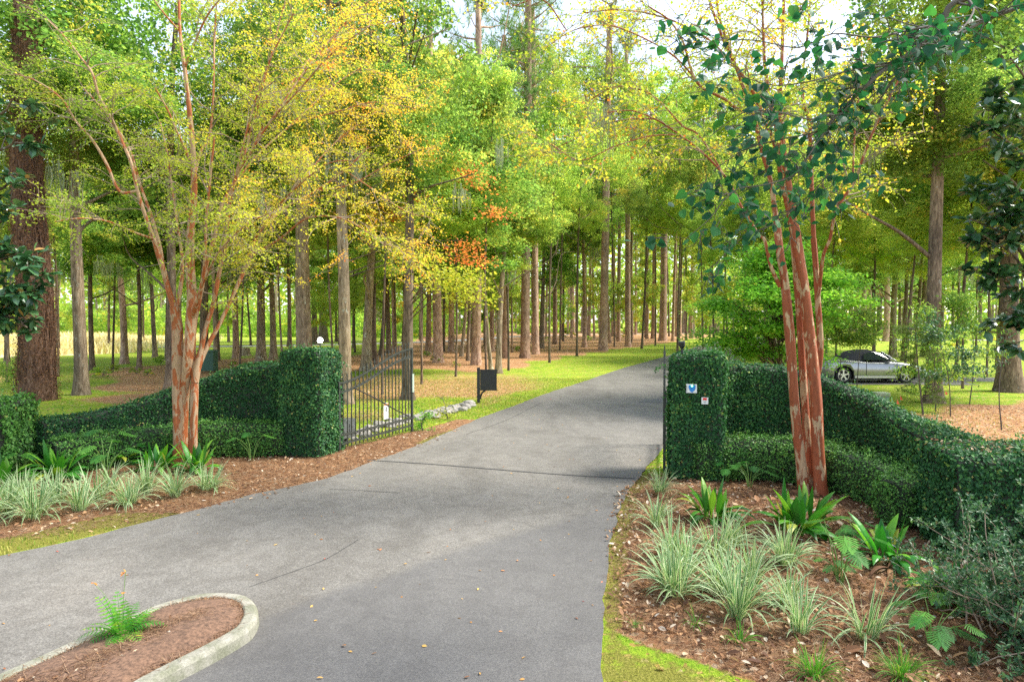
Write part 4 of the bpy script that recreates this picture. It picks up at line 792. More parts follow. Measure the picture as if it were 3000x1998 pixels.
T = [ # u, v, width, kind, h, lean x per m, crown list(None=auto), bark, label
 (240,1156,36,'oak',17,.0,'oakbark','grey oak trunk with a flared base, first tree right of the vine clad trunk'),
 (270,1086,15,'near',13,.0,'darkbark','thin dark trunk just behind the grey flared oak on the left lawn'),
 (365,1066,20,'oak',15,-.01,'pinebark','reddish trunk with a swollen burl near its foot on the left lawn'),
 (408,1083,13,'oak',12,.0,'darkbark','slim dark straight trunk in the leaf litter right of the burl trunk'),
 (455,1047,13,'bright',12,-.07,'darkbark','slim trunk leaning left at the edge of the left lawn'),
 (487,1056,9,'bright',11,.0,'oakbark','thin pale trunk just left of the peeling crepe myrtle'),
 (499,1141,28,'oak',16,.03,'darkbark','dark lichen spotted trunk right behind the peeling crepe myrtle'),
 (598,1081,25,'oak',15,.0,'darkbark','dark trunk seen between the forked stems of the left crepe myrtle'),
 (632,1089,11,'oak',12,-.02,'oakbark','thin spotted trunk right of the forked stems, above the curved wall'),
 (692,1050,18,'oak',16,-.03,'pinebark','straight reddish trunk beside the weathered stump'),
 (764,1061,25,'bright',16,.0,'oakbark','grey brown trunk right of the weathered stump, thicker of the pair above the wall'),
 (801,1053,19,'bright',15,-.01,'oakbark','pale brown trunk above the curved wall, thinner of the pair'),
 (848,1016,13,'oak',14,.0,'darkbark','thin dark trunk left of the big trunk behind the left gate pillar'),
 (897,1128,46,'oak',18,-.02,'oakbark','big lichen streaked trunk rising behind the left gate pillar'),
 (922,1010,17,'oak',15,.0,'darkbark','dark narrow trunk squeezed right of the big trunk behind the left gate pillar'),
 (947,1003,24,'bright',17,.0,'oakbark','pale tan trunk directly behind the white pillar lamp'),
 (1012,1182,36,'oak',17,-.01,'oakbark','thick brown trunk standing right behind the hinge side of the iron gate'),
 (1073,1086,28,'near',14,.03,'oakbark','grey mottled trunk leaning right above the middle of the iron gate'),
 (1094,1058,14,'oak',13,.0,'darkbark','dark trunk just right of the leaning mottled trunk'),
 (1117,1042,14,'oak',12,.06,'darkbark','brown trunk leaning right, left half of a crossing pair'),
 (1139,1036,15,'oak',13,.0,'darkbark','straight dark trunk in the middle of the group above the gate'),
 (1156,1031,14,'pine',19,-.01,'pinebark','reddish straight pine trunk left of the big dark oak by the gate end'),
 (1196,1170,32,'oak',15,-.005,'darkbark','big dark oak with a buttressed foot at the free end of the iron gate'),
 (1254,1040,16,'oak',16,.02,'pinebark','brown trunk leaning slightly right between the gate end and the first big pine'),
 (1284,1062,28,'pine',22,-.02,'pinebark','thick furrowed pine left of the sign board, first big pine right of the gate'),
 (1321,1031,17,'pine',19,.01,'pinebark','dark straight pine between the two thick furrowed pines'),
 (1351,1044,11,'oak',11,.09,'oakbark','crooked mossy trunk leaning right beneath the second thick pine'),
 (1395,1069,27,'pine',22,.012,'pinebark','thick furrowed pine straight above the sign board post'),
 (1440,1089,12,'oak',11,-.09,'oakbark','mossy trunk bending up to the left above the sign board'),
 (1460,1094,18,'oak',13,.03,'oakbark','mossy grey trunk sharing a base with the bending one right of the sign board'),
 (1481,1049,20,'pine',20,-.0,'pinebark','stout pine just behind the mossy pair right of the sign board'),
 (1442,1030,14,'pine',19,.0,'pinebark','thin reddish pine far behind the sign board'),
 (1538,1049,27,'pine',25,.006,'pinebark','thick straight pine, left one of the close pair right of the sign board'),
 (1570,1038,20,'pine',24,-.012,'pinebark','narrower pine, right one of the close pair right of the sign board'),
 (1586,1020,14,'oak',14,.01,'darkbark','dark slim oak just right of the close pine pair'),
 (1626,1009,14,'pine',20,.0,'pinebark','medium reddish trunk in the straw left of the bend, with a thinner one behind'),
 (1644,996,10,'pine',20,.0,'pinebark','thin reddish trunk right behind the medium one in the middle distance'),
 (1712,1018,13,'oak',17,-.0,'pinebark','narrow trunk with leafy shoots left of the tall leaning pine'),
 (1766,1027,25,'pine',27,.02,'pinebark','tall thick pine leaning slightly right in the straw by the bend of the drive'),
 (1785,1005,12,'pine',22,-.06,'pinebark','thin pine leaning left behind the tall thick one'),
 (1812,1001,12,'pine',24,.0,'pinebark','slender pale pine between the tall thick pine and the next roadside one'),
 (1840,1016,17,'pine',27,-.012,'pinebark','tall slim pine right of the tall thick leaning one at the lawn edge'),
 (1895,993,9,'pine',24,.0,'pinebark','thin pine left of the last big roadside pine'),
 (1914,993,13,'pine',25,.0,'pinebark','dark medium pine next to the last big roadside pine'),
 (1942,999,22,'pine',27,.0,'pinebark','last big roadside pine, above the right gate pillar lamp'),
 (1971,1000,9,'pine',24,.02,'pinebark','slender pine just right of the last big roadside pine'),
 (2025,992,10,'pine',24,.0,'pinebark','isolated slim pine on the lawn beyond the right gate pillar'),
 (2243,1053,22,'oak',14,.03,'oakbark','left stem of the twin oak on the grass beyond the green maple'),
 (2268,1055,22,'oak',14,-.01,'oakbark','right stem of the twin oak on the grass beyond the green maple'),
 (2529,1001,15,'oak',14,.0,'oakbark','lichen grey trunk left of the group beyond the silver car'),
 (2550,1006,14,'oak',14,.0,'oakbark','pale trunk above the roof of the silver car'),
 (2577,984,15,'oak',15,.0,'darkbark','dark trunk on the far lane above the bonnet of the silver car'),
 (2596,1000,17,'oak',16,.0,'pinebark','reddish brown trunk with a flared foot beyond the silver car'),
 (2617,1046,19,'near',13,.0,'oakbark','mossy trunk with a flared foot on the grass just behind the silver car'),
 (2646,1058,13,'oak',13,.0,'darkbark','slim straight dark trunk on the grass behind the front of the silver car'),
 (2709,1045,19,'oak',15,.0,'darkbark','brown trunk hidden just behind the big grey trunk'),
 (2734,1180,42,'near',17,.0,'darkbark','big grey trunk with lichen on the right, beside the young pine'),
 (2803,1052,9,'oak',12,.01,'oakbark','thin pale trunk right of the big grey trunk'),
 (2955,1146,56,'near',16,-.03,'darkbark','massive dark trunk with spreading roots at the right edge'),
 (1180,1000,8,'oak',13,.05,'darkbark','thin curved stem near the far lane, left of the big dark oak'),
 (1235,1001,8,'bright',12,.0,'darkbark','thin stem by the far lane right of the big dark oak'),
]
def auto_crown(rng, kind, h, Y):
    if kind=='pine':
        return [(.86,0,0,rng.uniform(2.4,3.2),h*.20),(.70,rng.uniform(-.6,.6),0,rng.uniform(1.8,2.4),h*.11)]
    R_ = rng.uniform(3.2,4.2); lo = rng.uniform(.0,.04)
    q_ = rng.uniform(-.10,.10)
    c = [(.76+lo,0,0,R_*.95,h*.24),(.55+q_,rng.uniform(-1.8,1.8),rng.uniform(-1.5,1.5),R_*.8,h*.15)]
    for _ in range(2): a_ = rng.uniform(0,6.28); c.append((rng.uniform(.5,.68),2.6*math.cos(a_),2.6*math.sin(a_),R_*.5,h*.09))
    th = rng.uniform(0,6.28); c.append((.60,2.2*math.cos(th),2.2*math.sin(th),R_*.55,h*.10))
    return c
for i, (u,v,wp,kd,h,ln,bk,lb) in enumerate(T):
    rng = RNG(1000+i); Y = G(u,v)[1]; h = h*(1.0 if Y<45 else 1.15)
    far = Y>58 and kd not in ('pine',); k2 = kd+'_far' if far and kd+'_far' in CR else kd
    cr = auto_crown(rng, kd, h, Y)
    if 1050<u<1500 and kd!='pine' and rng.random()<.35: cr[1] = (*cr[1][:5], 'autumn')
    woodland_tree('pine_tree' if kd=='pine' else 'oak_tree', lb, 'tree', u, v, wp, k2, h, cr, bk, (ln,rng.normal()*.01), .12 if kd=='pine' else .28, limbs=2 if kd=='pine' else 5, moss=int(rng.integers(0,4)) if kd!='pine' else int(rng.random()<.3), seed=1000+i, top=.62 if kd=='pine' else .42, flare=1.35 if kd=='pine' else 1.55)
# slender far trunks nobody could tell apart, and the trees that close the view
rng = RNG(77)
FAR = [(1663,981,8),(1674,990,8),(1681,981,8),(1725,986,10),(1741,992,7),(1795,986,9),(1803,990,8),(1853,995,7),(1862,981,7),(1879,973,9),(1982,986,10),(1993,985,8),(2006,976,7),(2047,972,7),(2058,973,8),(2068,974,7),(2082,980,10),(1600,992,7),(1560,1000,7),(1500,985,6),(1420,1004,8),(1380,1012,9),(1300,1018,9),(1272,1008,8)]
for i,(u,v,wp) in enumerate(FAR):
    woodland_tree('pine_tree', 'slender far pine trunk in the straw among the dense row in the middle distance', 'tree', u, v, wp, 'pine', rng.uniform(23,29), [(.84,0,0,rng.uniform(2.2,3),4.6),(.66,.3,0,2.0,2.4)], 'pinebark', (rng.normal()*.012,0), .2, 'slender far pines in the middle distance', 1, 1.25, 0, 2000+i, .6)
FR = [(2490,984,10),(2508,990,8),(2635,980,11),(2664,981,12),(2685,979,14),(2700,979,11),(2760,985,10),(2790,992,9),(2830,990,9),(2870,996,12),(2900,988,9),(2560,980,8),(2440,985,9)]
for i,(u,v,wp) in enumerate(FR):
    woodland_tree('oak_tree', 'dim far trunk in the shade beyond the side lane on the right', 'tree', u, v, wp, 'oak_far', rng.uniform(13,17), [(.72,0,0,4.2,4.2),(.45,rng.normal(),-1,3.4,2.2)], 'darkbark', (rng.normal()*.015,0), .3, 'dim far trunks beyond the side lane', 3, 1.4, 0, 2100+i)
FL = [(530,1031,9),(560,1012,7),(1037,1020,10),(985,1001,9),(998,1010,12),(735,1012,7),(670,1002,8),(1090,1003,7),(170,1030,12),(20,1060,14),(320,1028,8),(880,1012,10)]
for i,(u,v,wp) in enumerate(FL):
    woodland_tree('oak_tree', 'thin far trunk by the lane and meadow on the left side', 'tree', u, v, wp, ['oak_far','bright_far'][i%2], rng.uniform(11,15), [(.72,0,0,3.6,3.6),(.48,rng.normal(),0,2.8,1.8)], 'darkbark', (rng.normal()*.02,0), .3, 'thin far trunks on the left', 3, 1.4, 0, 2200+i)
# tall trees behind that fill the sky line: (u, Y, height, kind)
BK = [(-150,44,21,'oak'),(60,64,20,'bright_far'),(250,80,19,'bright_far'),(420,84,20,'oak_far'),(600,78,22,'bright_far'),(760,70,21,'oak_far'),(900,64,23,'bright_far'),(1040,58,22,'oak_far'),(1180,66,24,'autumn_far'),(1300,60,22,'bright_far'),(1420,72,25,'oak_far'),(1540,76,24,'bright_far'),(1650,90,26,'bright_far'),(1770,100,27,'oak_far'),(1890,110,28,'bright_far'),(2010,96,26,'bright_far'),(2130,84,24,'bright_far'),(2240,72,21,'oak_far'),(2350,60,19,'oak_far'),(2450,52,18,'bright_far'),(2560,46,18,'oak'),(2680,40,18,'bright'),(2800,36,17,'oak'),(2920,38,18,'bright'),(3080,32,17,'oak'),(2660,62,22,'oak_far'),(2860,58,22,'bright_far'),(2980,52,20,'oak_far'),(1100,42,19,'bright'),(1370,46,19,'bright'),(850,40,17,'oak'),(640,46,17,'bright')]
for i,(u,Y,h,kd) in enumerate(BK):
    v = CY+F*math.tan(math.atan(H/Y)-PITCH); u_ = u
    woodland_tree('broadleaf_tree', 'broad green tree filling the canopy behind the nearer trunks', 'tree', u_, v, 6 if Y>50 else 10, kd, h, [(.72,0,0,h*.23,h*.24),(.48,rng.normal()*1.5,0,h*.19,h*.13),(.60,rng.normal()*2.5,1,h*.15,h*.12),(.33,rng.normal()*1.8,-1,h*.13,h*.07)]+([(.16,rng.normal()*2.5,-1,h*.12,h*.10)] if Y>62 else []), 'darkbark', (rng.normal()*.02,0), .4, 'canopy trees closing the view', 4, 1.4, 1 if Y<60 else 0, 2400+i)
UN = [(1120,25,13,'autumn','young yellowing tree with airy sprays above the iron gate'),(1235,29,14,'bright','light green tree filling the gap above the free end of the gate'),(1335,33,15,'bright','light green tree rising over the thick furrowed pines'),(1425,30,14,'oak','mid green tree with low boughs above the sign board'),(1490,37,15,'bright','light green tree behind the mossy pair of trunks'),(1610,44,19,'bright','bright tree right of the close pine pair'),(1690,52,21,'bright','green oak left of the tall leaning pine'),(1880,66,24,'bright','bright low tree beyond the tall slim roadside pine'),(1985,60,22,'bright','bright tree over the lawn beyond the gate pillar lamp'),(2090,52,18,'oak','green tree left of the twin oak'),(2180,44,14,'bright','light tree arching over the drive before the twin oak'),(2330,40,13,'bright','green tree behind the bright maple'),(2420,34,12,'bright','green tree left above the silver car'),(2560,37,13,'bright','yellow green tree above the silver car'),(2650,30,12,'bright','low leafed tree left of the big grey trunk'),(2820,27,12,'bright','dark leafed tree between the big grey trunk and the rooted one'),(2890,33,13,'bright','yellowish tree glimpsed right of the big grey trunk'),(3010,24,12,'bright','dark leafed tree cut by the right edge'),(700,30,13,'oak','dense green tree above the middle of the curved wall'),(830,34,14,'bright','light green tree left of the big lichen trunk'),(980,31,14,'oak','green tree right of the big lichen trunk'),(330,38,13,'bright','light green tree above the burl trunk'),(170,33,13,'oak','green tree between the vine clad trunk and grey oak'),(20,30,12,'bright','light green tree left of the vine clad trunk'),(560,40,13,'oak','green tree seen through the stems of the crepe myrtle')]
for i,(u,Y,h,kd,lb) in enumerate(UN):
    v = CY+F*math.tan(math.atan(H/Y)-PITCH); rng = RNG(2600+i)
    woodland_tree('understorey_tree', lb, 'tree', u, v, 7, kd, h, [(.78,0,0,2.9,h*.2),(.60,rng.normal()*.8,-.5,2.7,h*.13),(.50,rng.normal()*1.6,rng.normal(),2.0,h*.09),(.66,rng.normal()*2.2,rng.normal(),2.0,h*.10),(.90,rng.normal(),0,1.8,h*.12)], 'darkbark', (rng.normal()*.03,0), .35, None, 5, 1.3, 0, 2700+i)
BK2 = [(1090,88,27,'bright_far'),(1230,95,29,'bright_far'),(1330,84,27,'bright_far'),(1460,105,31,'bright_far'),(1590,112,33,'bright_far'),(1720,125,35,'bright_far'),(1850,84,27,'bright_far'),(1960,118,34,'bright_far'),(2080,105,31,'bright_far'),(2190,96,28,'bright_far'),(1160,50,23,'bright'),(1290,54,25,'autumn'),(1500,58,27,'bright'),(1640,62,28,'bright'),(1800,70,30,'bright_far'),(1920,74,31,'bright_far'),(2060,66,27,'bright_far'),(1010,46,21,'bright'),(2250,78,31,'bright_far'),(2340,66,27,'bright_far'),(2420,58,25,'bright_far'),(1990,86,33,'bright_far'),(2120,64,27,'bright')]
for i,(u,Y,h,kd) in enumerate(BK2):
    v = CY+F*math.tan(math.atan(H/Y)-PITCH)
    woodland_tree('broadleaf_tree', 'broad green tree filling the canopy behind the nearer trunks', 'tree', u, v, 5, kd, h, [(.20,rng.normal()*2,0,h*.10,h*.09),(.80,rng.normal(),0,h*.19,h*.17),(.58,rng.normal()*2,0,h*.17,h*.12),(.68,rng.normal()*3,1,h*.13,h*.10),(.90,rng.normal()*1.5,0,h*.11,h*.10),(.45,rng.normal()*2.4,-1,h*.13,h*.07)], 'darkbark', (rng.normal()*.02,0), .4, 'canopy trees closing the view', 4, 1.4, 0, 2500+i)
# far wood
rng = RNG(88); mb = MB(); n = 100000; th = rng.uniform(-.95,.95,n); Yd = rng.uniform(150,185,n); xx = np.tan(th)*Yd; top = 26+5*np.sin(xx*.09)+3*np.sin(xx*.31+1)+2.5*np.sin(xx*.77)
z = rng.random(n)**.9*top; P_ = np.c_[xx, Yd+6*np.sin(z*.5), z]; lum = vn(P_, .35)
scatter(mb, DIAMOND, P_, rdir(rng,n), rdir(rng,n)+A(0,-.4,.6), rng.uniform(.6,1.3,n), 0, np.clip(.6+.3*lum+.12*rng.normal(size=n),0,1), 1.3)
for i in range(150):
    x0 = rng.uniform(-150,170); y0 = rng.uniform(146,152); tube(mb, A([x0,y0,-.2],[x0+rng.normal()*.3,y0,14]), [.28,.15], 5, 1, cap=False)
tag(mb.obj('distant_wood', [M['bright'], M['oakbark']]), 'pale green wood far beyond the lanes', kind='stuff')
mb = MB(); n = 26000; xx = rng.uniform(-120,-10,n); Yd = 108-.12*xx+rng.uniform(0,14,n); top = 5+2*np.sin(xx*.35)+1.2*np.sin(xx*.9); P_ = np.c_[xx, Yd, rng.random(n)**.8*top]
scatter(mb, DIAMOND, P_, rdir(rng,n), rdir(rng,n)+A(0,-.4,.8), rng.uniform(.35,.8,n), 0, np.clip(.5+.3*vn(P_,.8)+.12*rng.normal(size=n),0,1), 1.3)
tag(mb.obj('distant_scrub', M['bright']), kind='stuff')
# low understorey seedlings
rng = RNG(91)
SB = [(330,1092,.5),(400,1096,.4),(300,1105,.6),(470,1068,.7),(430,1100,.4),(560,1062,.4),(680,1075,.4),(1285,1062,.6),(1590,1000,1.4),(1720,1000,.9),(2880,1010,2.2),(1130,998,1.6),(1220,992,2.0),(1365,990,2.2),(1455,988,1.8),(1530,986,2.4),(1660,988,2.0),(1760,985,2.2),(1830,990,1.2),(1250,1045,.5),(1340,1075,.4),(1520,1030,.6),(2480,1015,1.8),(2740,1010,2.2),(2800,1025,1.6),(2600,992,1.6)]
SBM = [crown_mesh('foliage', 950+s, M['bright'], 1400, 14, .09) for s in range(2)]
for i,(u,v,s) in enumerate(SB):
    b = G(u,v); t = thing('seedling_clump', 'small bright green seedling clump in the leaf litter beneath the trees', 'shrub', tuple(b), group='seedlings beneath the trees')
    link('foliage', SBM[i%2], t, (0,0,s*.45), (0,0,i), (s,s,s*.55)); mb = MB(); [tube(mb, A([0,0,0],[rng.normal()*.2*s,rng.normal()*.2*s,s*.5]), .01, 4) for _ in range(4)]; mb.obj('stems', M['darktwig'], t)
# ------------------------------------------------------------------ near trees built branch by branch
def branch(rng, start, d, L, r0, seg=6, droop=0, wander=.25):
    p = [start]; d = norm(d)
    for i in range(seg): d = norm(d+rng.normal(size=3)*wander/seg**.5*1.2+A(0,0,-droop/seg)); p.append(p[-1]+d*L/seg)
    return np.array(p), np.linspace(r0, r0*.3, seg+1)
def leafy(rng, mb_t, limbs, dens1, L1, L2, leaf_anchor, upness=.35, droop=.35, side=None, tmin=.25, nsub=5, nleaf=9, spread=.05, r1=.012):
    """limbs: list of (path, radii). Fills leaf_anchor with (pos, dir)"""
    for path, rad in limbs:
        s = np.concatenate([[0], np.cumsum(np.linalg.norm(np.diff(path, axis=0), axis=1))]); n = max(2, int(s[-1]*dens1))
        for k in np.sort(rng.uniform(tmin, 1, n)):
            q = np.array([np.interp(k*s[-1], s, path[:,j]) for j in range(3)]); i = min(len(path)-2, int(np.searchsorted(s, k*s[-1]))); tan = norm(path[min(i+1,len(path)-1)]-path[max(i-1,0)])
            d = norm(tan*.5+rdir(rng,1)[0]*A(1,1,.5)+A(0,0,upness)+(side if side is not None else 0)); L = L1*rng.uniform(.5,1.2)*(1.15-.5*k)
            bp, br = branch(rng, q, d, L, min(r1, np.interp(k*s[-1], s, rad)*.6), 6, droop, .35); tube(mb_t, bp, br, 4, 1, cap=False)
            for _ in range(nsub):
                i2 = rng.integers(2, len(bp)); d2 = norm(norm(bp[-1]-bp[0])*.6+rdir(rng,1)[0]*A(1,1,.45)); tp, tr = branch(rng, bp[i2], d2, L2*rng.uniform(.5,1.2), .0045, 4, droop*.8, .3); tube(mb_t, tp, tr, 3, 1, cap=False)
                kk = rng.random(nleaf)*(len(tp)-1); ii = kk.astype(int).clip(0, len(tp)-2); f = (kk-ii)[:,None]; pos = tp[ii]*(1-f)+tp[ii+1]*f
                leaf_anchor[0].append(pos+rng.normal(size=pos.shape)*spread*A(1,1,.5)); leaf_anchor[1].append(np.repeat(d2[None], nleaf, 0))
def pxpath(rows):                                    # rows: u, v, Y, width px
    p = np.array([P(u, v, Y) for u, v, Y, w_ in rows]); r = np.array([w_/2/2000*Y for u, v, Y, w_ in rows]); q = spline(np.c_[p, r], 5); return q[:,:3], np.maximum(q[:,3], .003)
def crepe(name, label, base, stems, limbs, bark, twigmat, seed, leafcfg, tintf, mosses=()):
    rng = RNG(seed); t = thing(name, label, 'tree', tuple(base))
    for s in stems:
        mb = MB(); p, r = pxpath(s); tube(mb, p, r, 18, lump=.085, rng=rng); mb.obj('stem', M[bark], t, smooth=True, origin=base)
    mb = MB(); LB = []
    for s in limbs: p, r = pxpath(s); tube(mb, p, r, 8, cap=False, lump=.04, rng=rng); LB.append((p, r))
    an = ([], []); leafy(rng, mb, LB, side=None, leaf_anchor=an, **leafcfg[0]); mb.obj('limbs', [M[bark], M[twigmat]], t, smooth=True, origin=base)
    pos = np.concatenate(an[0]); d = np.concatenate(an[1]); n = len(pos); ok = pos[:,1]>5.5; pos, d = pos[ok], d[ok]; n = len(pos)
    ml = MB(); N = norm(A(0,0,1)+.7*rdir(rng,n)); ax = norm(d+1.1*rdir(rng,n)+A(0,0,-.25)); scatter(ml, DIAMOND, pos, ax, N, leafcfg[1]*rng.uniform(.6,1.35,n), tint=tintf(pos, rng), wid=1.25)
    ml.obj('foliage', M[leafcfg[2]], t, origin=base); print(name, 'leaves', n)
    for q, s in mosses: link('spanish_moss', MOSS[rng.integers(3)], t, tuple(P(*q)-A(*base)), (0,0,rng.uniform(0,6)), (s*.7,s*.7,s))
    return t
Y = 12.9
Ls = [
 [(530,1372,Y,52),(525,1320,Y,37),(523,1240,Y,33),(522,1150,Y,31),(521,1050,Y-.05,30),(520,960,Y-.05,30),(512,898,Y-.1,26)],
 [(538,1372,Y+.1,34),(536,1300,Y+.1,26),(540,1150,Y+.05,26),(551,1040,Y-.15,27),(558,950,Y-.1,30),(562,860,Y-.1,26),(556,760,Y-.1,23),(560,660,Y,20),(569,560,Y,18),(566,450,Y,15),(556,330,Y,13),(541,200,Y,11),(527,90,Y,9),(524,-40,Y,8)],
 [(564,1372,Y-.1,32),(568,1250,Y-.1,23),(571,1140,Y-.03,22),(572,1095,Y-.02,15)],
]
Ll = [
 [(571,1120,Y-.02,21),(568,1070,Y,19),(566,1010,Y+.05,15),(572,940,Y+.2,13),(584,880,Y+.2,13),(600,800,Y+.3,12),(614,740,Y+.3,12),(630,690,Y+.35,12),(650,600,Y+.4,10),(690,530,Y+.5,8),(720,440,Y+.6,7),(745,350,Y+.7,6),(790,290,Y+.8,5),(835,270,Y+.9,4)],
 [(572,1120,Y-.04,21),(577,1075,Y-.03,19),(590,1020,Y,15),(604,960,Y,14),(622,900,Y,13),(633,850,Y-.1,13),(646,780,Y-.1,12),(660,715,Y-.2,12),(668,640,Y-.2,10),(680,560,Y-.3,9),(700,500,Y-.4,8),(735,445,Y-.5,6),(770,370,Y-.6,5)],
 [(573,1115,Y-.03,20),(583,1070,Y,17),(610,1010,Y+.1,14),(648,940,Y+.2,12),(685,860,Y+.3,11),(712,800,Y+.4,12),(735,750,Y+.4,12),(748,700,Y+.5,9),(790,650,Y+.6,8),(850,600,Y+.8,7),(925,560,Y+1.0,6),(1010,500,Y+1.2,5),(1080,430,Y+1.3,4)],
 [(512,905,Y-.1,20),(494,850,Y-.15,17),(478,790,Y-.2,16),(462,740,Y-.25,15),(450,700,Y-.3,13),(425,630,Y-.4,11),(403,560,Y-.5,10),(385,480,Y-.6,9),(355,410,Y-.6,9),(325,345,Y-.7,9),(290,280,Y-.7,8),(270,215,Y-.8,7),(245,180,Y-.8,6),(190,110,Y-.9,5),(140,60,Y-1,4)],
 [(514,905,Y-.1,16),(524,870,Y,13),(534,800,Y+.1,11),(532,740,Y+.2,9),(520,660,Y+.3,7),(505,560,Y+.4,6),(490,450,Y+.5,5),(470,360,Y+.6,4)],
 [(478,790,Y-.2,10),(470,730,Y+.1,10),(445,640,Y+.2,9),(410,540,Y+.3,8),(380,440,Y+.3,7),(345,380,Y+.3,6),(300,320,Y+.4,5),(245,260,Y+.5,4)],
 [(403,560,Y-.5,9),(350,560,Y-.6,8),(312,480,Y-.7,8),(270,410,Y-.8,7),(225,360,Y-.9,6),(180,290,Y-1,5),(110,240,Y-1.1,4),(40,215,Y-1.2,3)],
 [(558,950,Y,16),(572,900,Y-.3,14),(590,840,Y-.6,11),(600,760,Y-.8,9),(604,640,Y-1,8),(612,560,Y-1.1,7),(620,480,Y-1.2,6),(628,400,Y-1.3,5)],
 [(556,470,Y,9),(540,430,Y-.1,8),(520,390,Y-.3,6),(490,320,Y-.5,5),(455,260,Y-.7,4)],
 [(569,520,Y,9),(590,440,Y+.4,8),(614,400,Y+.6,7),(625,280,Y+.8,6),(628,120,Y+1,5),(634,20,Y+1,4)],
 [(748,700,Y+.5,7),(800,620,Y,6),(880,540,Y-.4,5),(960,480,Y-.7,4),(1040,470,Y-1,3)],
 [(735,750,Y+.4,7),(820,700,Y+.2,6),(900,640,Y-.2,5),(1000,640,Y-.6,4),(1090,690,Y-.9,3),(1150,740,Y-1,3)],
 [(650,600,Y+.4,7),(740,470,Y+.9,6),(860,360,Y+1.4,5),(980,250,Y+1.8,4),(1090,180,Y+2,3)],
 [(700,500,Y-.4,7),(790,360,Y-.9,6),(880,260,Y-1.3,5),(980,150,Y-1.6,4),(1080,80,Y-1.8,3)],
 [(660,640,Y-.2,7),(730,360,Y-.6,6),(790,180,Y-.9,5),(860,40,Y-1.1,4)],
 [(925,560,Y+1,5),(1030,540,Y+1.1,4),(1140,480,Y+1.2,3),(1230,440,Y+1.2,2.5)],
 [(860,360,Y+1.4,5),(980,330,Y+1.4,4),(1100,300,Y+1.2,3),(1220,320,Y+1,2.5)],
 [(524,90,Y,6),(480,40,Y-.3,5),(430,-30,Y-.5,4)],[(541,200,Y,7),(600,60,Y-.5,5),(660,-20,Y-.8,4)],
 [(748,700,Y+.5,7),(860,560,Y+1.6,5),(980,420,Y+2.4,4),(1100,330,Y+2.9,3),(1230,250,Y+3.2,3)],
 [(790,360,Y-.9,6),(900,200,Y-.5,5),(1020,60,Y-.2,4),(1120,-30,Y,3)],
 [(835,270,Y+.9,5),(930,150,Y+1.6,4),(1040,90,Y+2,3),(1160,60,Y+2.2,2.5)],
 [(745,350,Y+.7,6),(790,180,Y+.6,5),(820,60,Y+.5,4),(850,-40,Y+.4,3)],
 [(1010,500,Y+1.2,4),(1100,560,Y+.6,3),(1190,620,Y+.3,3),(1270,640,Y+.2,2)],
 [(450,700,Y-.3,8),(390,680,Y-.9,6),(320,650,Y-1.4,5),(240,640,Y-1.8,4),(160,650,Y-2,3)],
 [(590,840,Y-.6,7),(640,740,Y-1.3,5),(720,660,Y-1.8,4),(800,620,Y-2.1,3)],
]
def tint_l(pos, rng):
    u = CX+F*pos[:,0]/pos[:,1]; v = CY-F*(pos[:,2]-H)/pos[:,1]
    t = .24+.42*np.clip((u-350)/650,0,1)+.16*vn(pos,1.9)+.08*vn(pos,6.)+.09*rng.normal(size=len(pos)); return np.clip(t,0,1)
base = A(*G(545,1372)[:2], 0)
crepe('crepe_myrtle', 'yellow leaved crepe myrtle with tan and orange peeling stems in front of the left hedge', base, Ls, Ll, 'crepe_l', 'twig', 41,
      (dict(dens1=4.4, L1=1.25, L2=.55, nsub=7, nleaf=20, droop=.4, upness=.25, tmin=.28, spread=.05), .040, 'crepe'), tint_l,
      [((800,250,13.3),.5),((830,280,13.6),.6),((865,300,13.4),.5),((770,590,13.2),.5),((700,560,13),.5),((840,560,13.6),.5)])
Y = 10.6
Rs = [
 [(2361,1475,Y,44),(2356,1440,Y,34),(2348,1350,Y,29),(2335,1250,Y,28),(2326,1150,Y,27),(2316,1020,Y,27),(2308,930,Y,26),(2297,820,Y,23),(2284,740,Y,22),(2276,660,Y+.1,20)],
 [(2385,1475,Y+.15,44),(2380,1430,Y+.15,32),(2372,1350,Y+.15,26),(2362,1230,Y+.2,24),(2352,1080,Y+.2,22),(2345,950,Y+.2,20),(2334,800,Y+.2,20),(2322,690,Y+.2,19)],
 [(2410,1475,Y-.1,48),(2405,1430,Y-.1,38),(2398,1330,Y-.1,36),(2393,1200,Y-.1,35),(2382,1080,Y-.1,33),(2370,960,Y-.1,30),(2356,840,Y-.1,28),(2340,740,Y-.1,26),(2326,660,Y-.1,24)],
 [(2396,1475,Y+.3,30),(2388,1300,Y+.35,20),(2386,1150,Y+.4,20),(2400,1050,Y+.4,20),(2402,980,Y+.4,18),(2396,880,Y+.4,16),(2390,780,Y+.4,16),(2384,700,Y+.4,16)],
]
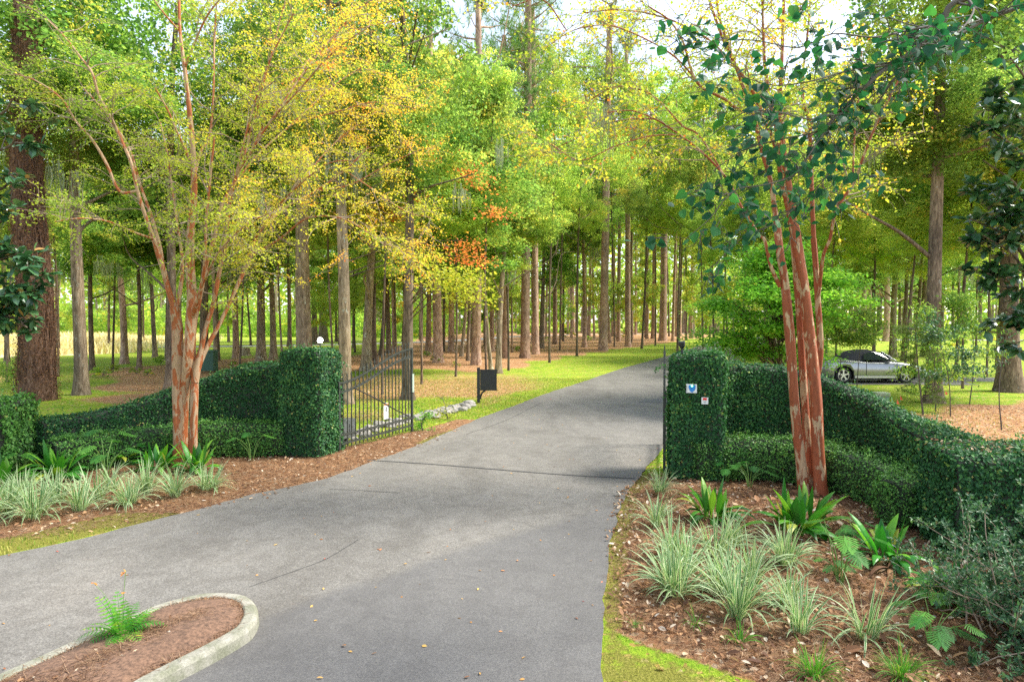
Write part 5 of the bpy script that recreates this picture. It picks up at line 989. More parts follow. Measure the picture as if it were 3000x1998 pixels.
Rl = [
 [(2276,660,Y+.1,17),(2268,600,Y+.2,15),(2255,520,Y+.3,14),(2232,440,Y+.3,13),(2205,330,Y+.4,12),(2172,240,Y+.5,10),(2140,150,Y+.6,9),(2110,60,Y+.6,8),(2095,-30,Y+.7,7)],
 [(2285,840,Y,12),(2258,780,Y-.1,11),(2240,705,Y-.2,10),(2225,690,Y-.2,8),(2180,620,Y-.4,7),(2125,520,Y-.5,7),(2060,450,Y-.6,6),(1990,395,Y-.7,5),(1920,350,Y-.8,5),(1850,325,Y-.9,4),(1780,330,Y-1,3.5)],
 [(2322,690,Y+.2,16),(2308,610,Y+.2,15),(2290,530,Y+.1,14),(2275,440,Y+.1,13),(2240,350,Y,12),(2200,260,Y-.1,11),(2160,200,Y-.2,10),(2120,120,Y-.3,9),(2080,10,Y-.4,8)],
 [(2326,660,Y-.1,20),(2318,580,Y-.1,17),(2300,470,Y,15),(2290,390,Y,14),(2286,290,Y+.1,12),(2290,190,Y+.1,11),(2294,90,Y+.2,10),(2297,-30,Y+.2,9)],
 [(2312,560,Y,13),(2280,400,Y-.3,12),(2255,290,Y-.4,10),(2240,180,Y-.5,9),(2235,60,Y-.6,7),(2232,-30,Y-.6,6)],
 [(2384,700,Y+.4,14),(2378,560,Y+.4,13),(2374,420,Y+.5,12),(2370,350,Y+.5,12),(2352,290,Y+.6,10),(2352,220,Y+.6,7),(2368,80,Y+.7,6),(2375,-20,Y+.8,5)],
 [(2396,880,Y+.4,12),(2405,800,Y+.3,11),(2413,745,Y+.2,10),(2432,700,Y+.1,9),(2445,630,Y,9),(2470,580,Y,10),(2500,540,Y,9),(2540,430,Y-.1,8),(2570,360,Y-.1,7),(2610,280,Y-.2,6),(2650,200,Y-.2,5)],
 [(2500,540,Y,6),(2500,480,Y+.1,6),(2505,380,Y+.2,5),(2515,280,Y+.3,5),(2525,150,Y+.4,4)],
 [(2205,330,Y+.4,9),(2160,320,Y+.2,9),(2120,290,Y,9),(2060,260,Y-.2,8),(2035,230,Y-.3,8),(2020,190,Y-.3,7),(2000,120,Y-.4,6),(1960,60,Y-.5,5),(1900,20,Y-.6,4)],
 [(2125,520,Y-.5,5),(2050,400,Y-.2,5),(2000,370,Y,5),(1935,300,Y+.1,4),(1880,265,Y+.2,4),(1800,255,Y+.3,3),(1720,300,Y+.4,3)],
 [(2160,200,Y-.2,6),(2080,120,Y,5),(1990,70,Y+.1,5),(1900,40,Y+.2,4),(1800,30,Y+.3,3),(1700,40,Y+.4,3)],
 [(2060,260,Y-.2,5),(1980,170,Y-.5,5),(1880,110,Y-.7,4),(1780,75,Y-.9,4),(1680,90,Y-1,3),(1600,140,Y-1.1,3)],
 [(1990,395,Y-.7,4),(1900,400,Y-.9,4),(1800,430,Y-1,3),(1700,470,Y-1.1,3),(1610,420,Y-1.2,2.5)],
 [(1920,350,Y-.8,4),(1840,350,Y-.5,4),(1760,370,Y-.3,3),(1660,420,Y-.1,3),(1560,460,Y,2.5)],
 [(1660,90,Y-1,3),(1590,0,Y-1.1,4),(1500,20,Y-1.1,3)],
]
def tint_r(pos, rng): return np.clip(.46+.16*vn(pos,2.2)+.2*rng.normal(size=len(pos)), 0, 1)
base = A(*G(2388,1472)[:2], 0)
crepe('crepe_myrtle', 'tall crepe myrtle with red brown, tan flecked stems before the right wall', base, Rs, Rl, 'crepe_r', 'twig', 42,
      (dict(dens1=4.6, L1=1.05, L2=.5, nsub=6, nleaf=14, droop=.35, upness=.15, tmin=.33, spread=.05), .047, 'crepe'), tint_r,
      [((1750,330,10.2),.5),((1765,340,10),.7),((1855,360,10.4),.4),((1470,430,9.6),.4)])

# big vine clad trunk at the left
rng = RNG(51); b = G(107,1173); t = thing('oak_tree', 'massive trunk wrapped in brown vines behind the left corner pier', 'tree', tuple(b)); Yv = b[1]; mb = MB(); rr = 44/2000*Yv
zz = np.linspace(-.1, 15, 26); pth = np.stack([.012*zz*-1+.08*np.sin(zz*.6), 0*zz, zz], 1); rad = rr*(1.0-.022*zz)*(1+.12*np.exp(-zz/.5)); tube(mb, pth, rad, 24, lump=.06, rng=rng); mb.obj('trunk', M['vinebark'], t, smooth=True)
mb = MB()
for i in range(150):
    a0 = rng.uniform(0,6.28); z0 = rng.uniform(-.1,9); z1 = z0+rng.uniform(2,6); k = np.linspace(z0,z1,18); a = a0+.25*np.sin(k*rng.uniform(.6,2)+rng.uniform(0,6))+rng.normal()*.05*(k-z0); ri = np.interp(k, zz, rad)*1.04+.012+.012*np.sin(k*5+i)
    tube(mb, np.stack([np.interp(k,zz,pth[:,0])+ri*np.cos(a), ri*np.sin(a), k],1), rng.uniform(.008,.024), 5, 0, rng.random(), cap=False)
mb.obj('vines', M['vinebark'], t)
mb = MB(); n = 26000; k = rng.uniform(0,12.5,n); a = rng.uniform(0,6.28,n); ri = np.interp(k,zz,rad)*1.04+rng.random(n)**2*.16; pos = np.stack([np.interp(k,zz,pth[:,0])+ri*np.cos(a), ri*np.sin(a), k],1); N = norm(np.stack([np.cos(a),np.sin(a),0*a],1)+.9*rdir(rng,n))
scatter(mb, DIAMOND, pos, norm(rdir(rng,n)+A(0,0,-.6)), N, rng.uniform(.03,.07,n), tint=rng.uniform(0,.42,n), wid=1.1); mb.obj('dead_vine_leaves', M['litter'], t)
for (dx,dy,z,rx,rz,kd) in [(-1,2,12.5,4.5,3.2,'near'),(2.4,1,10.6,3.0,1.7,'near'),(-3,.5,9.6,3,1.8,'nearb')]: link('crown', CR[kd][0], t, (dx,dy,z), (0,0,dx), (rx,rx,rz))

# generic leafy bough with big leaves (magnolia, heart leaved branch)
def bough_tree(name, label, trunk, boughs, tmpl, leafmat, barkm, leafsize, seed, per, L1, L2, droop, upn=.2, tint=(0,.9), wid=1., whorl=0, nsub=3, hang=.2, dens=5, tmin=.2, spread=.04):
    rng = RNG(seed); base = A(trunk[0][0], trunk[0][1], 0); t = thing(name, label, 'tree', tuple(base)); mb = MB(); tp = spline(A(*[q[:3] for q in trunk]), 6); tube(mb, tp, np.interp(np.linspace(0,1,len(tp)), np.linspace(0,1,len(trunk)), [q[3] for q in trunk]), 12, lump=.05, rng=rng); mb.obj('trunk', M[barkm], t, smooth=True, origin=base)
    mb = MB(); LB = []
    for bb in boughs:
        p = spline(A(*bb), 5); tube(mb, p[:,:3], p[:,3], 8, cap=False, lump=.05, rng=rng); LB.append((p[:,:3], p[:,3]))
    an = ([],[]); leafy(rng, mb, LB, dens, L1, L2, an, upn, droop, tmin=tmin, nsub=nsub, nleaf=per, spread=spread, r1=.011); mb.obj('boughs', [M[barkm], M['darktwig']], t, smooth=True, origin=base)
    pos = np.concatenate(an[0]); d = np.concatenate(an[1]); n = len(pos)
    if whorl:
        k = rng.random(n//whorl) < 2; c = pos[::whorl][:n//whorl]; dd = d[::whorl][:n//whorl]; pos = np.repeat(c, whorl, 0); d = np.repeat(dd, whorl, 0); n = len(pos)
        ax = norm(.55*d+1.0*rdir(rng,n)*A(1,1,.55)+A(0,0,-hang)); N = norm(np.cross(np.cross(ax, A(0,0,1)+.5*rdir(rng,n)), ax))
    else: ax = norm(d*.5+.9*rdir(rng,n)+A(0,0,-hang)); N = norm(A(0,-.25,.8)+.7*rdir(rng,n))
    ml = MB(); scatter(ml, tmpl, pos, ax, N, leafsize*rng.uniform(.65,1.25,n), tint=rng.uniform(*tint,n), wid=wid); ml.obj('foliage', M[leafmat], t, origin=base); print(name, n); return t
def pb(*rows): return [(*P(u,v,Y), w_/2/2000*Y) for u,v,Y,w_ in rows]
e = P(2835,-5,5.6)
bough_tree('redbud_tree', 'overhanging branch with dark heart shaped leaves reaching in from the upper right', [(7.6,6.4,-.2,.2),(7.5,6.4,2,.16),(7.3,6.3,4,.14),(7.0,6.2,6,.10),(6.8,6,8,.05)],
  [[(7.3,6.3,4.3,.06),(6.2,6.0,5.2,.05),(5.0,5.8,5.5,.035),(e[0],e[1],e[2],.024)]+pb((2760,70,5.6,15),(2690,140,5.6,13),(2610,190,5.55,11),(2540,250,5.5,10),(2470,320,5.5,9),(2430,360,5.45,7),(2380,390,5.4,5),(2280,410,5.4,4),(2180,440,5.4,3),(2090,500,5.4,2.5)),
   pb((2760,70,5.6,9),(2660,90,5.5,7),(2560,110,5.4,5),(2440,100,5.3,4),(2340,140,5.2,4),(2220,120,5.2,3),(2100,110,5.2,2.5),(2010,60,5.2,2)),
   pb((2690,140,5.6,8),(2600,260,5.7,6),(2540,350,5.75,5),(2480,430,5.8,4),(2420,520,5.8,4),(2340,600,5.8,3),(2260,660,5.8,3),(2170,700,5.8,2.5),(2090,780,5.8,2)),
   pb((2610,190,5.55,6),(2480,210,5.4,5),(2370,240,5.3,4),(2260,250,5.3,3),(2140,220,5.2,2.5),(2040,260,5.2,2)),
   pb((2470,320,5.5,6),(2380,350,5.3,5),(2280,330,5.2,4),(2180,330,5.1,3),(2080,400,5.1,2.5)),
   pb((2440,350,5.45,5),(2380,440,5.3,4),(2330,510,5.3,4),(2250,540,5.2,3),(2150,560,5.2,3),(2080,640,5.2,2),(2010,700,5.2,2)),
   [(*P(2990,20,5.9),.018),(*P(2890,60,5.9),.014),(*P(2800,110,5.8),.011),(*P(2700,180,5.8),.008),(*P(2600,230,5.8),.005)],
   pb((2835,-5,5.6,9),(2850,40,5.3,6),(2780,120,5.1,4),(2700,130,5,3))],
  HEART, 'heart', 'darktwig', .076, 61, 2, .45, .18, .5, 0, (0,.93), 1., 0, 4, .55, 9, .08, .06)
bough_tree('magnolia_tree', 'glossy dark leaved magnolia reaching in at the right edge', [(7.9,9.5,-.2,.16),(7.9,9.5,2,.14),(7.85,9.4,4,.11),(7.8,9.3,6.5,.06)],
  [[(7.9,9.5,z0,.05),(7.2,9.3,z0+.25,.035),*pb((u1,v1,9.1,8),(u2,v2,8.9,4))] for z0,u1,v1,u2,v2 in [(1.9,2990,860,2890,800),(2.6,2980,760,2880,690),(3.0,3000,640,2890,590),(3.4,2990,560,2880,470),(4.0,3000,460,2900,380),(4.6,2990,350,2930,280),(2.2,3010,940,2930,900),(5.2,3010,240,2960,170),(3.0,2960,700,2840,640)]],
  LANCE, 'magnolia', 'darkbark', .16, 62, 12, .5, .3, .1, .3, (0,.95), 1.5, 6, 3, .1, 3.2, .35, .02)
bough_tree('magnolia_tree', 'glossy dark leaved magnolia at the left edge before the vine clad trunk', [(-9.9,9.9,-.2,.16),(-9.9,9.9,2,.14),(-9.8,9.8,4,.11),(-9.8,9.8,7,.06)],
  [[(-9.9,9.9,z0,.05),(-8.6,9.7,z0+.15,.035),*pb((u1,v1,9.6,8),(u2,v2,9.4,4))] for z0,u1,v1,u2,v2 in [(2.3,10,930,80,960),(2.7,20,850,110,870),(3.1,0,760,60,740),(3.6,-20,660,40,610),(4.2,-10,560,30,500),(4.8,0,440,50,390),(5.4,-20,340,40,290),(2.5,-20,880,50,900),(2.6,20,900,120,830)]],
  LANCE, 'magnolia', 'darkbark', .15, 63, 12, .4, .28, .15, .25, (.1,.98), 1.5, 6, 3, .15, 3.2, .4, .02)
# bright green maple behind the right wall
rng = RNG(64); b = A(8.35,20.5,0); t = thing('maple_tree', 'bright green layered maple spreading behind the right gate pillar', 'tree', tuple(b)); mb = MB()
tube(mb, spline(A((0,0,-.1),(-.1,0,.8),(-.35,-.1,1.5),(-.6,-.2,2.2)), 5), np.linspace(.13,.06,16), 8)
PL, PD = [], []
for i in range(46):
    th = rng.uniform(0,6.28); z = 1.65+3.2*(i/45)**.9; rmax = 2.3*math.sin(min(1,(z-.3)/3.2)*np.pi/2)*(1 if z<3.6 else max(.25,1-(z-3.6)/1.5)); L = rmax*rng.uniform(.65,1.1); d = A(math.cos(th), math.sin(th), .0)
    s = A(-.35,-.1,max(.7,z*.55)); q = np.array([s, s+d*L*.4+A(0,0,(z-s[2])*.6), s+d*L*.8+A(0,0,(z-s[2])*1.0), s+d*L+A(0,0,(z-s[2])-.12)]); q = spline(q,4); tube(mb, q, np.linspace(.035,.006,len(q)), 5, cap=False)
    for _ in range(10):
        k = rng.uniform(.45,1.05); c = q[min(len(q)-1,int(k*(len(q)-1)))]+rng.normal(size=3)*A(.32,.32,.04); n = 85; o = rng.normal(size=(n,3))*A(.24,.24,.06); o[:,2] -= .35*(o[:,0]**2+o[:,1]**2); PL.append(c+o); PD.append(np.full(n, rng.normal()*.12))
mb.obj('trunk', M['darkbark'], t, smooth=True); pos = np.concatenate(PL); pos = pos[:, :]; ti = np.concatenate(PD); n = len(pos); ml = MB()
scatter(ml, DIAMOND, pos, norm(rdir(rng,n)*A(1,1,.4)+A(0,0,-.2)), norm(A(0,0,1)+.45*rdir(rng,n)), rng.uniform(.06,.12,n), tint=np.clip(.6+ti+.15*rng.normal(size=n),0,1), wid=1.3); ml.obj('foliage', M['maple'], t)
# hanging yellow and red sprays in the middle
def spray(name, label, cpts, mat, seed, n, sz, r=(.5,.5,.25), h=9, bu=(1200,24)):
    rng = RNG(seed); b = P(bu[0], 1000, bu[1])*A(1,1,0); t = thing(name, label, 'tree', tuple(b)); mb = MB()
    tube(mb, [(0,0,-.1),(.05,0,h*.5),(0,0,h)], [.11,.08,.03], 8); tm = MB()
    for c in cpts: c = A(*c); q = spline([A(0,0,max(c[2]-.8,.5)), (c-b)*A(.5,.5,0)+A(0,0,c[2]-.1), (c-b)*A(1,1,0)+A(0,0,c[2])], 4); tube(mb, q, np.linspace(.03,.006,len(q)), 5, cap=False)
    mb.obj('trunk', M['darkbark'], t, smooth=True); i = rng.integers(0, len(cpts), n); pos = A(*cpts)[i]-b*A(1,1,0)+rng.normal(size=(n,3))*A(*r)+0; pos[:,2] -= .12*np.hypot(rng.normal(size=n), 1)
    ml = MB(); scatter(ml, DIAMOND, pos, norm(rdir(rng,n)*A(1,1,.5)+A(0,0,-.35)), norm(A(0,0,1)+.6*rdir(rng,n)), sz*rng.uniform(.6,1.3,n), tint=np.clip(rng.normal(.5,.2,n),0,1), wid=1.3); ml.obj('foliage', M[mat], t)
pp = lambda u,v,Y: tuple(P(u,v,Y))
M['lime'] = leaf_mat('lime_yellow_foliage', [(0,(.22,.34,.04)),(.5,(.42,.47,.05)),(1,(.65,.56,.07))], .5)
spray('young_maple', 'slim tree with lime yellow leaf sprays above the sign board', [pp(1300,810,19),pp(1350,835,18.6),pp(1385,850,18.4),pp(1270,780,19.5),pp(1330,790,19),pp(1385,800,18.8),pp(1215,740,20),pp(1250,735,20.5)], 'lime', 71, 1500, .10, (.36,.34,.17), 8)
spray('red_leaved_tree', 'slim tree with scattered orange red autumn sprays high in the middle of the wood', [pp(1370,705,24.5),pp(1395,750,24.5),pp(1340,740,24.5),pp(1330,455,24.5),pp(1375,490,24.5),pp(1400,520,24.5),pp(1065,505,24.5),pp(1090,540,24.5),pp(1450,610,24.5),pp(1210,560,24.5),pp(1170,440,24.5)], 'red', 72, 1500, .11, (.36,.5,.14), 10, (1012,24.2))

# young pine, saplings and thin shrubs on the right
def sapling(name, label, u, v, h, leafs, mat, seed, sz, rr, group=None, tmpl=DIAMOND, low=.3, nb=9):
    rng = RNG(seed); b = G(u,v); t = thing(name, label, 'shrub', tuple(b), group=group); mb = MB(); PLs = []
    st = spline([A(0,0,-.05), A(rng.normal()*.06,rng.normal()*.06,h*.45), A(rng.normal()*.15,rng.normal()*.1,h)], 6); tube(mb, st, np.linspace(.02,.005,len(st)), 6)
    for i in range(nb):
        k = rng.uniform(low,1); s = st[int(k*(len(st)-1))]; d = norm(A(rng.normal(),rng.normal(),rng.uniform(.1,.9))); L = rr*rng.uniform(.5,1); q,_ = branch(rng, s, d, L, .008, 5, .2, .3); tube(mb, q, np.linspace(.007,.002,6), 4, cap=False); PLs.append(q[2:])
    mb.obj('stems', M['darktwig'], t); c = np.concatenate(PLs); n = leafs; i = rng.integers(0,len(c),n); pos = c[i]+rng.normal(size=(n,3))*A(.09,.09,.06)*rr*1.6
    ml = MB(); scatter(ml, tmpl, pos, norm(rdir(rng,n)+A(0,0,-.1)), norm(A(0,0,1)+.8*rdir(rng,n)), sz*rng.uniform(.6,1.3,n), tint=rng.uniform(.1,.9,n), wid=1.2); ml.obj('foliage', M[mat], t); return t
sapling('evergreen_shrub','thin stemmed evergreen shrub standing between the wall and the silver car',2460,1175,3.1,5200,'oak',81,.075,1.1,None,DIAMOND,.66,16)
sapling('evergreen_shrub','second thin shrub in front of the car door, right of the red stems',2508,1170,2.9,2600,'oak',82,.075,.9,None,DIAMOND,.66,12)
sapling('evergreen_shrub','leafy sapling against the foot of the big grey trunk',2742,1205,3.2,3600,'oak',83,.09,1.1,None,LANCE,.3,12)
sapling('evergreen_shrub','leafy sapling with a dark stem right of the big grey trunk',2785,1222,2.4,1600,'azalea',84,.10,.9,None,LANCE,.5,10)
sapling('evergreen_shrub','sparse sapling with broad dark leaves in the leaf litter, second from the right edge',2840,1185,3.4,3200,'oak',85,.10,1.2,None,LANCE,.5,10)
sapling('evergreen_shrub','bare thin sapling near the massive rooted trunk',2935,1260,2.3,160,'azalea',86,.08,.6,None,LANCE,.7,10)
sapling('evergreen_shrub','small evergreen shrub behind the front of the left meadow tree and pier',40,1150,1.5,2600,'oak',87,.06,.9,None,DIAMOND,.1,16)
sapling('roadside_shrub','low azalea twig bush at the end of the stones near the sign board',1312,1228,.62,150,'lime',88,.06,.42,None,LANCE,.1,10)
sapling('roadside_shrub','low green bush at the free end of the iron gate',1240,1262,.5,420,'maple',89,.06,.40,None,LANCE,.1,12)
sapling('bare_shrub','bare twiggy shrub on the grass beyond the silver car',2690,1020,2.2,120,'autumn',90,.10,1.3,None,DIAMOND,.0,22)
rng = RNG(92); b = G(2705,1215); t = thing('young_pine', 'soft needled young pine beside the big grey trunk at the right', 'tree', tuple(b)); mb = MB(); mn = MB(); st = spline(A((0,0,-.05),(-.12,0,.9),(-.22,0,1.8),(-.30,0,2.6)),5); tube(mb, st, np.linspace(.03,.006,len(st)), 6)
for i in range(24):
    s = st[rng.integers(2,len(st))]; d = norm(A(rng.normal()*1.2,rng.normal(),.35)); L = rng.uniform(.3,.8); q,_ = branch(rng, s, d, L, .01, 5, .1, .25); tube(mb, q, np.linspace(.008,.003,6), 4, cap=False)
    for c in q[2:]:
        n = 60; dd = norm(d*.8+rdir(rng,n)*.9); s2 = norm(np.cross(dd, rdir(rng,n))); L2 = rng.uniform(.10,.2,n)[:,None]; p0 = np.repeat(c[None],n,0)+rng.normal(size=(n,3))*.02
        mn.add(np.stack([p0-s2*.0025,p0+s2*.0025,p0+dd*L2],1).reshape(-1,3), (np.arange(n)*3)[:,None]+np.arange(3)[None], 0, np.repeat(rng.uniform(.1,.6,n),3))
mb.obj('trunk', M['darktwig'], t); mn.obj('foliage', M['pine'], t)
# azalea at the bottom right
rng = RNG(93); b = A(4.75,5.75,0); t = thing('azalea_bush', 'grey green azalea bush filling the lower right corner', 'shrub', tuple(b)); mb = MB(); ps = []; ds = []
for i in range(150):
    d0 = norm(A(rng.normal(),rng.normal(),rng.uniform(.35,1.6))); L = rng.uniform(.7,1.5); s = A(*(rng.normal(size=2)*.28),.0); q,_ = branch(rng, s, d0, L*(1.0 if d0[2]<.6 else .95), .01, 7, .1, .4); tube(mb, q, np.linspace(.010,.003,8), 4, cap=False)
    for k in range(9):
        j = rng.integers(3,8); d2 = norm(rdir(rng,1)[0]+A(0,0,.8)+.4*d0); q2,_ = branch(rng, q[j], d2, rng.uniform(.08,.24), .003, 3, 0, .2); tube(mb, q2, .0022, 3, cap=False)
        for e_ in (q2[-1], q2[-2], q2[1]): m_ = 8; ps.append(np.repeat(e_[None], m_, 0)+rng.normal(size=(m_,3))*.012); ds.append(norm(d2*.6+rdir(rng,m_)))
mb.obj('stems', M['twig'], t); pos = np.concatenate(ps); d = np.concatenate(ds); k = pos[:,2]>.03; pos,d = pos[k],d[k]; n = len(pos); ml = MB(); scatter(ml, LANCE, pos, d, norm(A(0,-.2,1)+.6*rdir(rng,n)), rng.uniform(.028,.05,n), tint=np.clip(rng.normal(.5,.25,n),0,1), wid=1.25); ml.obj('foliage', M['azalea'], t)

# ------------------------------------------------------------------ bed plants
def arch_blades(rng, n, L, wd, mats, tilt=(.15,1.1), seg=6, striped=True, droop=1.0, spread=.05, pet=0):
    """strap leaves rising from a crown and arching out"""
    mb = MB()
    for i in range(n):
        th = rng.uniform(0,6.28); t0 = rng.uniform(*tilt); l = L*rng.uniform(.6,1.1); w0 = wd*rng.uniform(.8,1.2); d = A(math.cos(th),math.sin(th),0); s = A(-math.sin(th),math.cos(th),0)
        p = d*rng.uniform(0,spread)+s*rng.normal()*spread*.5; a = R(90)-t0*.55; V = []; tw = rng.normal()*.25
        for k in range(seg+1):
            f = k/seg; prof = (min(1,.45+f*2.2))*(1-max(0,(f-.45)/.55)**1.8)+.02; prof = (.14+.86*min(1,max(0,(f-pet)/.28))**.7)*(1-max(0,(f-.5)/.5)**2)+.01 if pet else prof; wv = w0*prof; s_ = norm(s+A(0,0,1)*tw*f); up = norm(np.cross(d*math.cos(a)+A(0,0,1)*math.sin(a), s_))
            V += [p-s_*wv*.5+up*-wv*.10, p-s_*wv*.27, p+s_*wv*.27, p+s_*wv*.5+up*-wv*.10]
            a -= droop*t0*1.35/seg*(.5+f*1.3); p = p+(d*math.cos(a)+A(0,0,1)*math.sin(a))*l/seg
        V = np.array(V); F_ = []; mm = []
        for k in range(seg):
            for j in range(3): F_.append([4*k+j,4*k+j+1,4*k+5+j,4*k+4+j]); mm.append((1 if j==1 else 0) if striped else 0)
        mb.add(V, F_, np.array(mm), rng.uniform(0,1))
    return mb
def place(meshes, name, label, cat, group, spots, part='foliage', mats=None, own=()):
    for i, sp in enumerate(spots):
        u, v, s = sp[:3]; b = G(u, v); lb = sp[3] if len(sp)>3 else label
        t = thing(name, lb, cat, (b[0], b[1], .01), group=group); link(part, meshes[(i*3)%len(meshes)], t, (0,0,0), (.12*math.sin(i*2.3),.12*math.cos(i*1.9),i*1.7), (s*(1+.12*math.sin(i*5.1)),s,s*(1+.1*math.cos(i*3.7))))
rng = RNG(101)
flax = [arch_blades(rng, n_, l_, .021, None, (.1,t_), 7, True, d_, sp_).mesh('foliage', [M['cream'], M['blade']]) for n_,l_,t_,d_,sp_ in ((75,.62,1.35,1.,.06),(52,.68,1.5,1.1,.09),(95,.56,1.3,.95,.1),(60,.7,1.1,1.2,.05),(80,.6,1.6,.85,.08),(44,.6,1.2,1.0,.05),(88,.64,1.45,1.1,.12))]
rt = 'variegated cream and green strap leaved tuft in the bed right of the drive'
place(flax, 'variegated_flax_lily', rt, 'plant', 'striped tufts in the right bed', [
 (1932,1452,.72,'small striped tuft nearest the right gate pillar'),(1921,1545,.85,'striped tuft beside the mossy asphalt edge, second in from the gate pillar'),(1968,1640,.9),(1975,1742,1.0,'dense striped tuft leaning over the mossy edge of the drive'),(2012,1690,.95),(2097,1634,.95,'striped tuft between the drive edge plants and the large strap leaved clump'),(2150,1600,.8),(2158,1815,1.05,'largest striped tuft in the middle front of the right bed'),(2200,1720,.9),(2120,1740,.9),(2296,1655,.85,'striped tuft just below the large strap leaved clump'),(2346,1860,.9,'striped tuft at the front between the largest one and the sparse one'),(2539,1872,.85,'sparse striped tuft furthest right in the front of the bed'),(2310,1775,.75)])
place(flax, 'variegated_flax_lily', 'variegated cream and green strap leaved tuft in the bed left of the drive', 'plant', 'striped tufts in the left bed', [
 (-40,1530,1.0),(22,1512,1.0),(102,1517,1.02),(165,1472,.95),(236,1498,1.0),(285,1468,.95),(378,1480,1.05,'fullest striped tuft in the middle of the left bed'),(423,1448,.95),(516,1458,.95,'striped tuft second from the right end of the left row'),(610,1436,.85,'small striped tuft at the right end of the left row'),(60,1470,.9),(330,1440,.9)])
asp = [arch_blades(rng, 40, .68, .115, None, (.1,1.7), 9, False, .9, .16, .22).mesh('foliage', [M['aspid']]) for _ in range(3)]
place(asp, 'cast_iron_plant', '', 'plant', 'broad strap leaved plants', [
 (2081,1524,.80,'broad leaved green clump behind the striped tufts near the right gate pillar'),(2324,1565,1.12,'largest broad leaved clump in front of the red stems'),(2370,1540,.8,'broad leaved clump tucked right against the red stems'),(2594,1645,.80,'broad leaved clump with brown dead leaves at its foot on the right'),(2800,1760,.7,'low broad leaved clump beside the azalea bush'),
 (165,1405,.95,'broad leaved clump in the left bed near the corner pier'),(463,1382,.92,'broad leaved clump left of the peeling tan stems'),(574,1384,.88,'broad leaved clump right of the peeling tan stems'),(-10,1436,1.0,'broad leaved clump cut by the left edge'),(350,1362,.85,'dark broad leaved clump before the left boxwood')])
dead = arch_blades(rng, 5, .5, .06, None, (1.6,2.2), 7, False, .5, .08).mesh('dead_leaf', [M['litter']])
for u,v,s in ((2610,1668,.9),(2640,1650,.8)): b = G(u,v); t = thing('dead_leaf_tuft','curled tan dead leaves at the foot of the right broad leaved clump','leaves',(b[0],b[1],.03),group='curled dead strap leaves'); link('foliage', dead, t, (0,0,0), (0,0,u), (s,s,s))
def lobed(rng, n=9, h=.5, size=.23, lob=9):
    mb = MB(); ms = MB()
    for i in range(n):
        th = rng.uniform(0,6.28); hh = h*rng.uniform(.6,1.1); o = A(math.cos(th),math.sin(th),0); e = o*rng.uniform(.15,.38)+A(0,0,hh); q = spline([A(0,0,0)+o*.03, o*.1+A(0,0,hh*.6), e],4); tube(ms, q, np.linspace(.008,.004,len(q)), 5, cap=False)
        ax = norm(o+A(0,0,-.35)); b_ = norm(np.cross(A(0,0,1), ax)); up = np.cross(ax, b_); S = size*rng.uniform(.7,1.15); ti = rng.random()
        for k in range(lob):
            f = k/(lob-1)
            for sg in (-1,1):
                c = e+ax*S*f*.8; d = norm(ax*(.25+.9*f)+b_*sg*(1.05-.55*f)+up*-.12); L = S*(.62-.25*abs(f-.35)); w_ = S*.04; n_ = norm(np.cross(d, up)); 
                V = np.array([c, c+d*L*.35+n_*w_, c+d*L*.6+n_*w_*.6, c+d*L*.8+n_*w_*1.3, c+d*L, c+d*L*.8-n_*w_*.9, c+d*L*.5-n_*w_*.7, c+d*L*.2-n_*w_]); mb.add(V, [list(range(8))], 0, np.clip(ti+rng.normal()*.1,0,1))
        V = np.array([e-ax*S*.1, e+b_*S*.07+ax*S*.3, e+ax*S*.85, e-b_*S*.07+ax*S*.3]); mb.add(V, [[0,1,2,3]], 0, ti)
    return mb.mesh('foliage',[M['phil']]), ms.mesh('stems',[M['stem']])
lb3 = [lobed(rng, n, h) for n,h in ((9,.5),(6,.62),(12,.45))]
for i,(u,v,s,k,lb) in enumerate([(2462,1712,.95,1,'tall stalked cut leaf philodendron in the middle of the right bed'),(2196,1430,.8,0,'cut leaf philodendron behind the large broad leaved clump by the boxwood'),(2130,1412,.7,0,'cut leaf philodendron against the right pillar base'),(2500,1600,.6,0,'small cut leaf plant right of the red stems'),(2732,1905,.75,2,'dark cut leaf philodendron beside the azalea, near the bottom'),(2770,1790,.75,2,'cut leaf philodendron above it, half under the azalea'),(2450,1690,.5,2,'low cut leaf sprout at the foot of the tall philodendron'),
   (737,1352,.85,1,'thin stalked cut leaf plant alone in the straw before the left boxwood'),(240,1372,.95,2,'cut leaf plant between the broad leaved clumps of the left bed'),(312,1400,1.0,1,'upright feathery green plant in the middle of the left bed'),(300,1372,1.1,1,'taller feathery plant against the left boxwood'),(60,1400,.95,2,'cut leaf plant in front of the left corner pier'),(390,1360,.8,0,'cut leaf plant between the feathery one and the peeling trunk')]):
    b = G(u,v); t = thing('cut_leaf_philodendron', lb, 'plant', (b[0],b[1],.01), group='cut leaf plants in the beds'); link('foliage', lb3[k][0], t, None, (0,0,i*2.1), (s,)*3); link('stems', lb3[k][1], t, None, (0,0,i*2.1), (s,)*3)
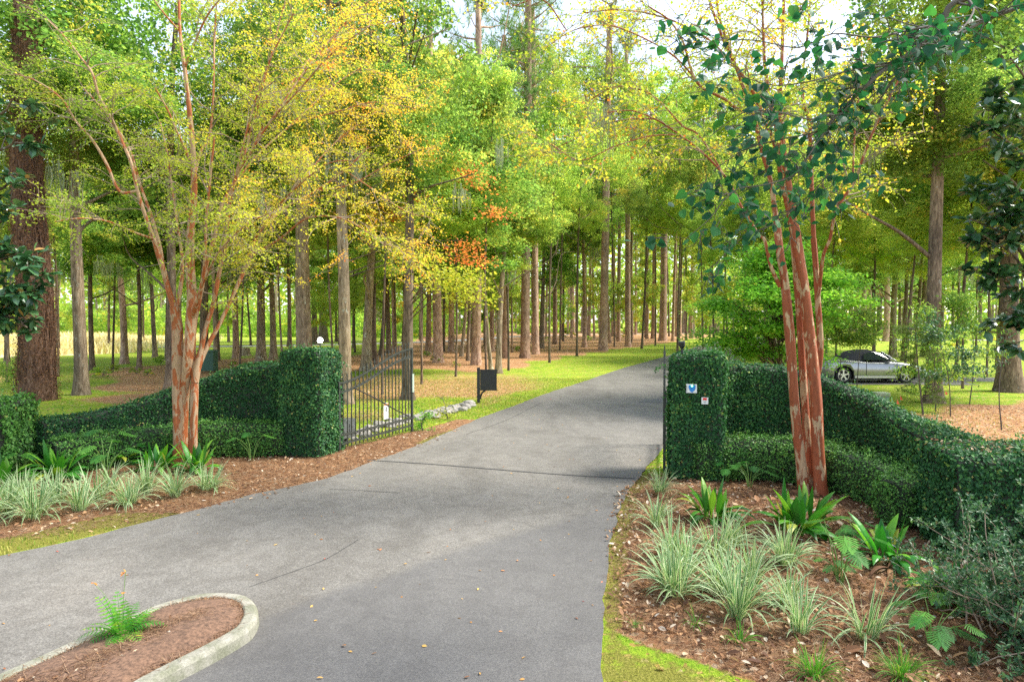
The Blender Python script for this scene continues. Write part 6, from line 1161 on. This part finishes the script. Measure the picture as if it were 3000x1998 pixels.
# fern on the island
def fern(rng, n, L, pin=16):
    mb = MB()
    for i in range(n):
        th = rng.uniform(0,6.28); t0 = rng.uniform(.3,1.9); a = R(90)-t0*.45; d = A(math.cos(th),math.sin(th),0); s = A(-math.sin(th),math.cos(th),0); p = d*.03; l = L*rng.uniform(.65,1.1); q = [p]; up = []
        for k in range(pin): q.append(q[-1]+(d*math.cos(a)+A(0,0,1)*math.sin(a))*l/pin); a -= t0*1.2/pin
        q = np.array(q); tube(mb, q, np.linspace(.0035,.001,len(q)), 3, 0, .3, cap=False); ti = rng.uniform(0,1)
        for k in range(2, pin+1):
            f = k/pin; pl = l*.27*math.sin(min(1,f*1.6+.15)*np.pi*.5)*(1-f**3*.8); tn = norm(q[k]-q[k-1])
            for sg in (-1,1):
                for h_ in (0,):
                    c = q[k-1]+(q[k]-q[k-1])*h_; dd = norm(s*sg+tn*.35+A(0,0,-.15)); nn_ = tn*.009*l/.4; mb.add(A(c, c+dd*pl*.4+nn_, c+dd*pl, c+dd*pl*.4-nn_), [[0,1,2,3]], 0, np.clip(ti*.7+rng.normal()*.1+.25*f,0,1))
    return mb
b = G(356,1860,.16); t = thing('fern', 'green and yellow fern clump on the kerbed island', 'plant', (b[0],b[1],.15)); fern(rng, 30, .37, 12).obj('foliage', M['fern'], t)
mb = MB(); q = spline(A((0,0,0),(.02,.0,.3),(.03,.02,.52)),4); tube(mb, q, .0025, 4); q2 = spline(A((0,0,.1),(-.1,0,.3),(-.22,0,.44)),4); tube(mb, q2, .002, 4); mb.obj('sucker_shoot', M['stem'], t)
mb = MB(); c = np.vstack([A(*([[.03,.02,.52]]*3)), A(*([[-.22,0,.44]]*2)), A(*([[.02,0,.36]]*2))]); n = len(c); scatter(mb, LANCE, c, rdir(rng,n)*A(1,1,.4), A(0,0,1)+.4*rdir(rng,n), rng.uniform(.035,.055,n), tint=rng.uniform(.3,1,n), wid=1.4); mb.obj('shoot_leaves', M['red'], t)
# grassy tufts at the bottom
M['tuft'] = leaf_mat('tuft_blades', [(0,(.03,.15,.015)),(.8,(.12,.33,.03)),(1,(.35,.36,.06))], .35, vary=0, hue=0)
tf = [arch_blades(rng, 130, .30, .006, None, (.2,1.5), 5, False, 1., .05).mesh('foliage',[M['tuft']]), arch_blades(rng, 26, .26, .008, None, (.2,1.5), 5, False, 1., .03).mesh('foliage',[M['tuft']])]
for u,v,s,k,lb in ((2388,1985,1.0,0,'bright green grassy tuft at the bottom, left one of two'),(2640,1990,1.0,0,'bright green grassy tuft at the bottom, right one near the azalea'),(2169,1888,1.,1,'sparse green sprout in front of the largest striped tuft'),(2035,1835,.8,1,'tiny green sprout between the moss and the striped tufts'),(1860,1840,.5,1,'tiny green sprout at the mossy edge of the drive')):
    b = G(u,v); t = thing('grass_tuft', lb, 'plant', (b[0],b[1],.01)); link('foliage', tf[k], t, None, (0,0,u), (s,)*3)
# loose creeper sprigs on the pillars
for nm, pts, lb in (('creeper_sprig',[(988,1050,13.9),(1004,1062,13.9),(1022,1075,13.85)],'loose creeping fig sprig sticking out beside the left pillar'),('creeper_sprig',[(1950,1072,11.7),(1934,1072,11.65),(1924,1080,11.6),(1919,1090,11.6)],'loose creeping fig sprig hanging off the right pillar over the drive')):
    q = spline([P(*p) for p in pts],4); mb = MB(); tube(mb, q, .003, 4, 1); n = len(q)*3; c = np.repeat(q,3,0)+rng.normal(size=(n,3))*.012; scatter(mb, DIAMOND, c, rdir(rng,n), rdir(rng,n)+A(0,-.5,.5), .04, tint=rng.uniform(.3,.9,n), wid=1.3); tag(mb.obj(nm,[M['fig'],M['darktwig']]), lb, 'plant')
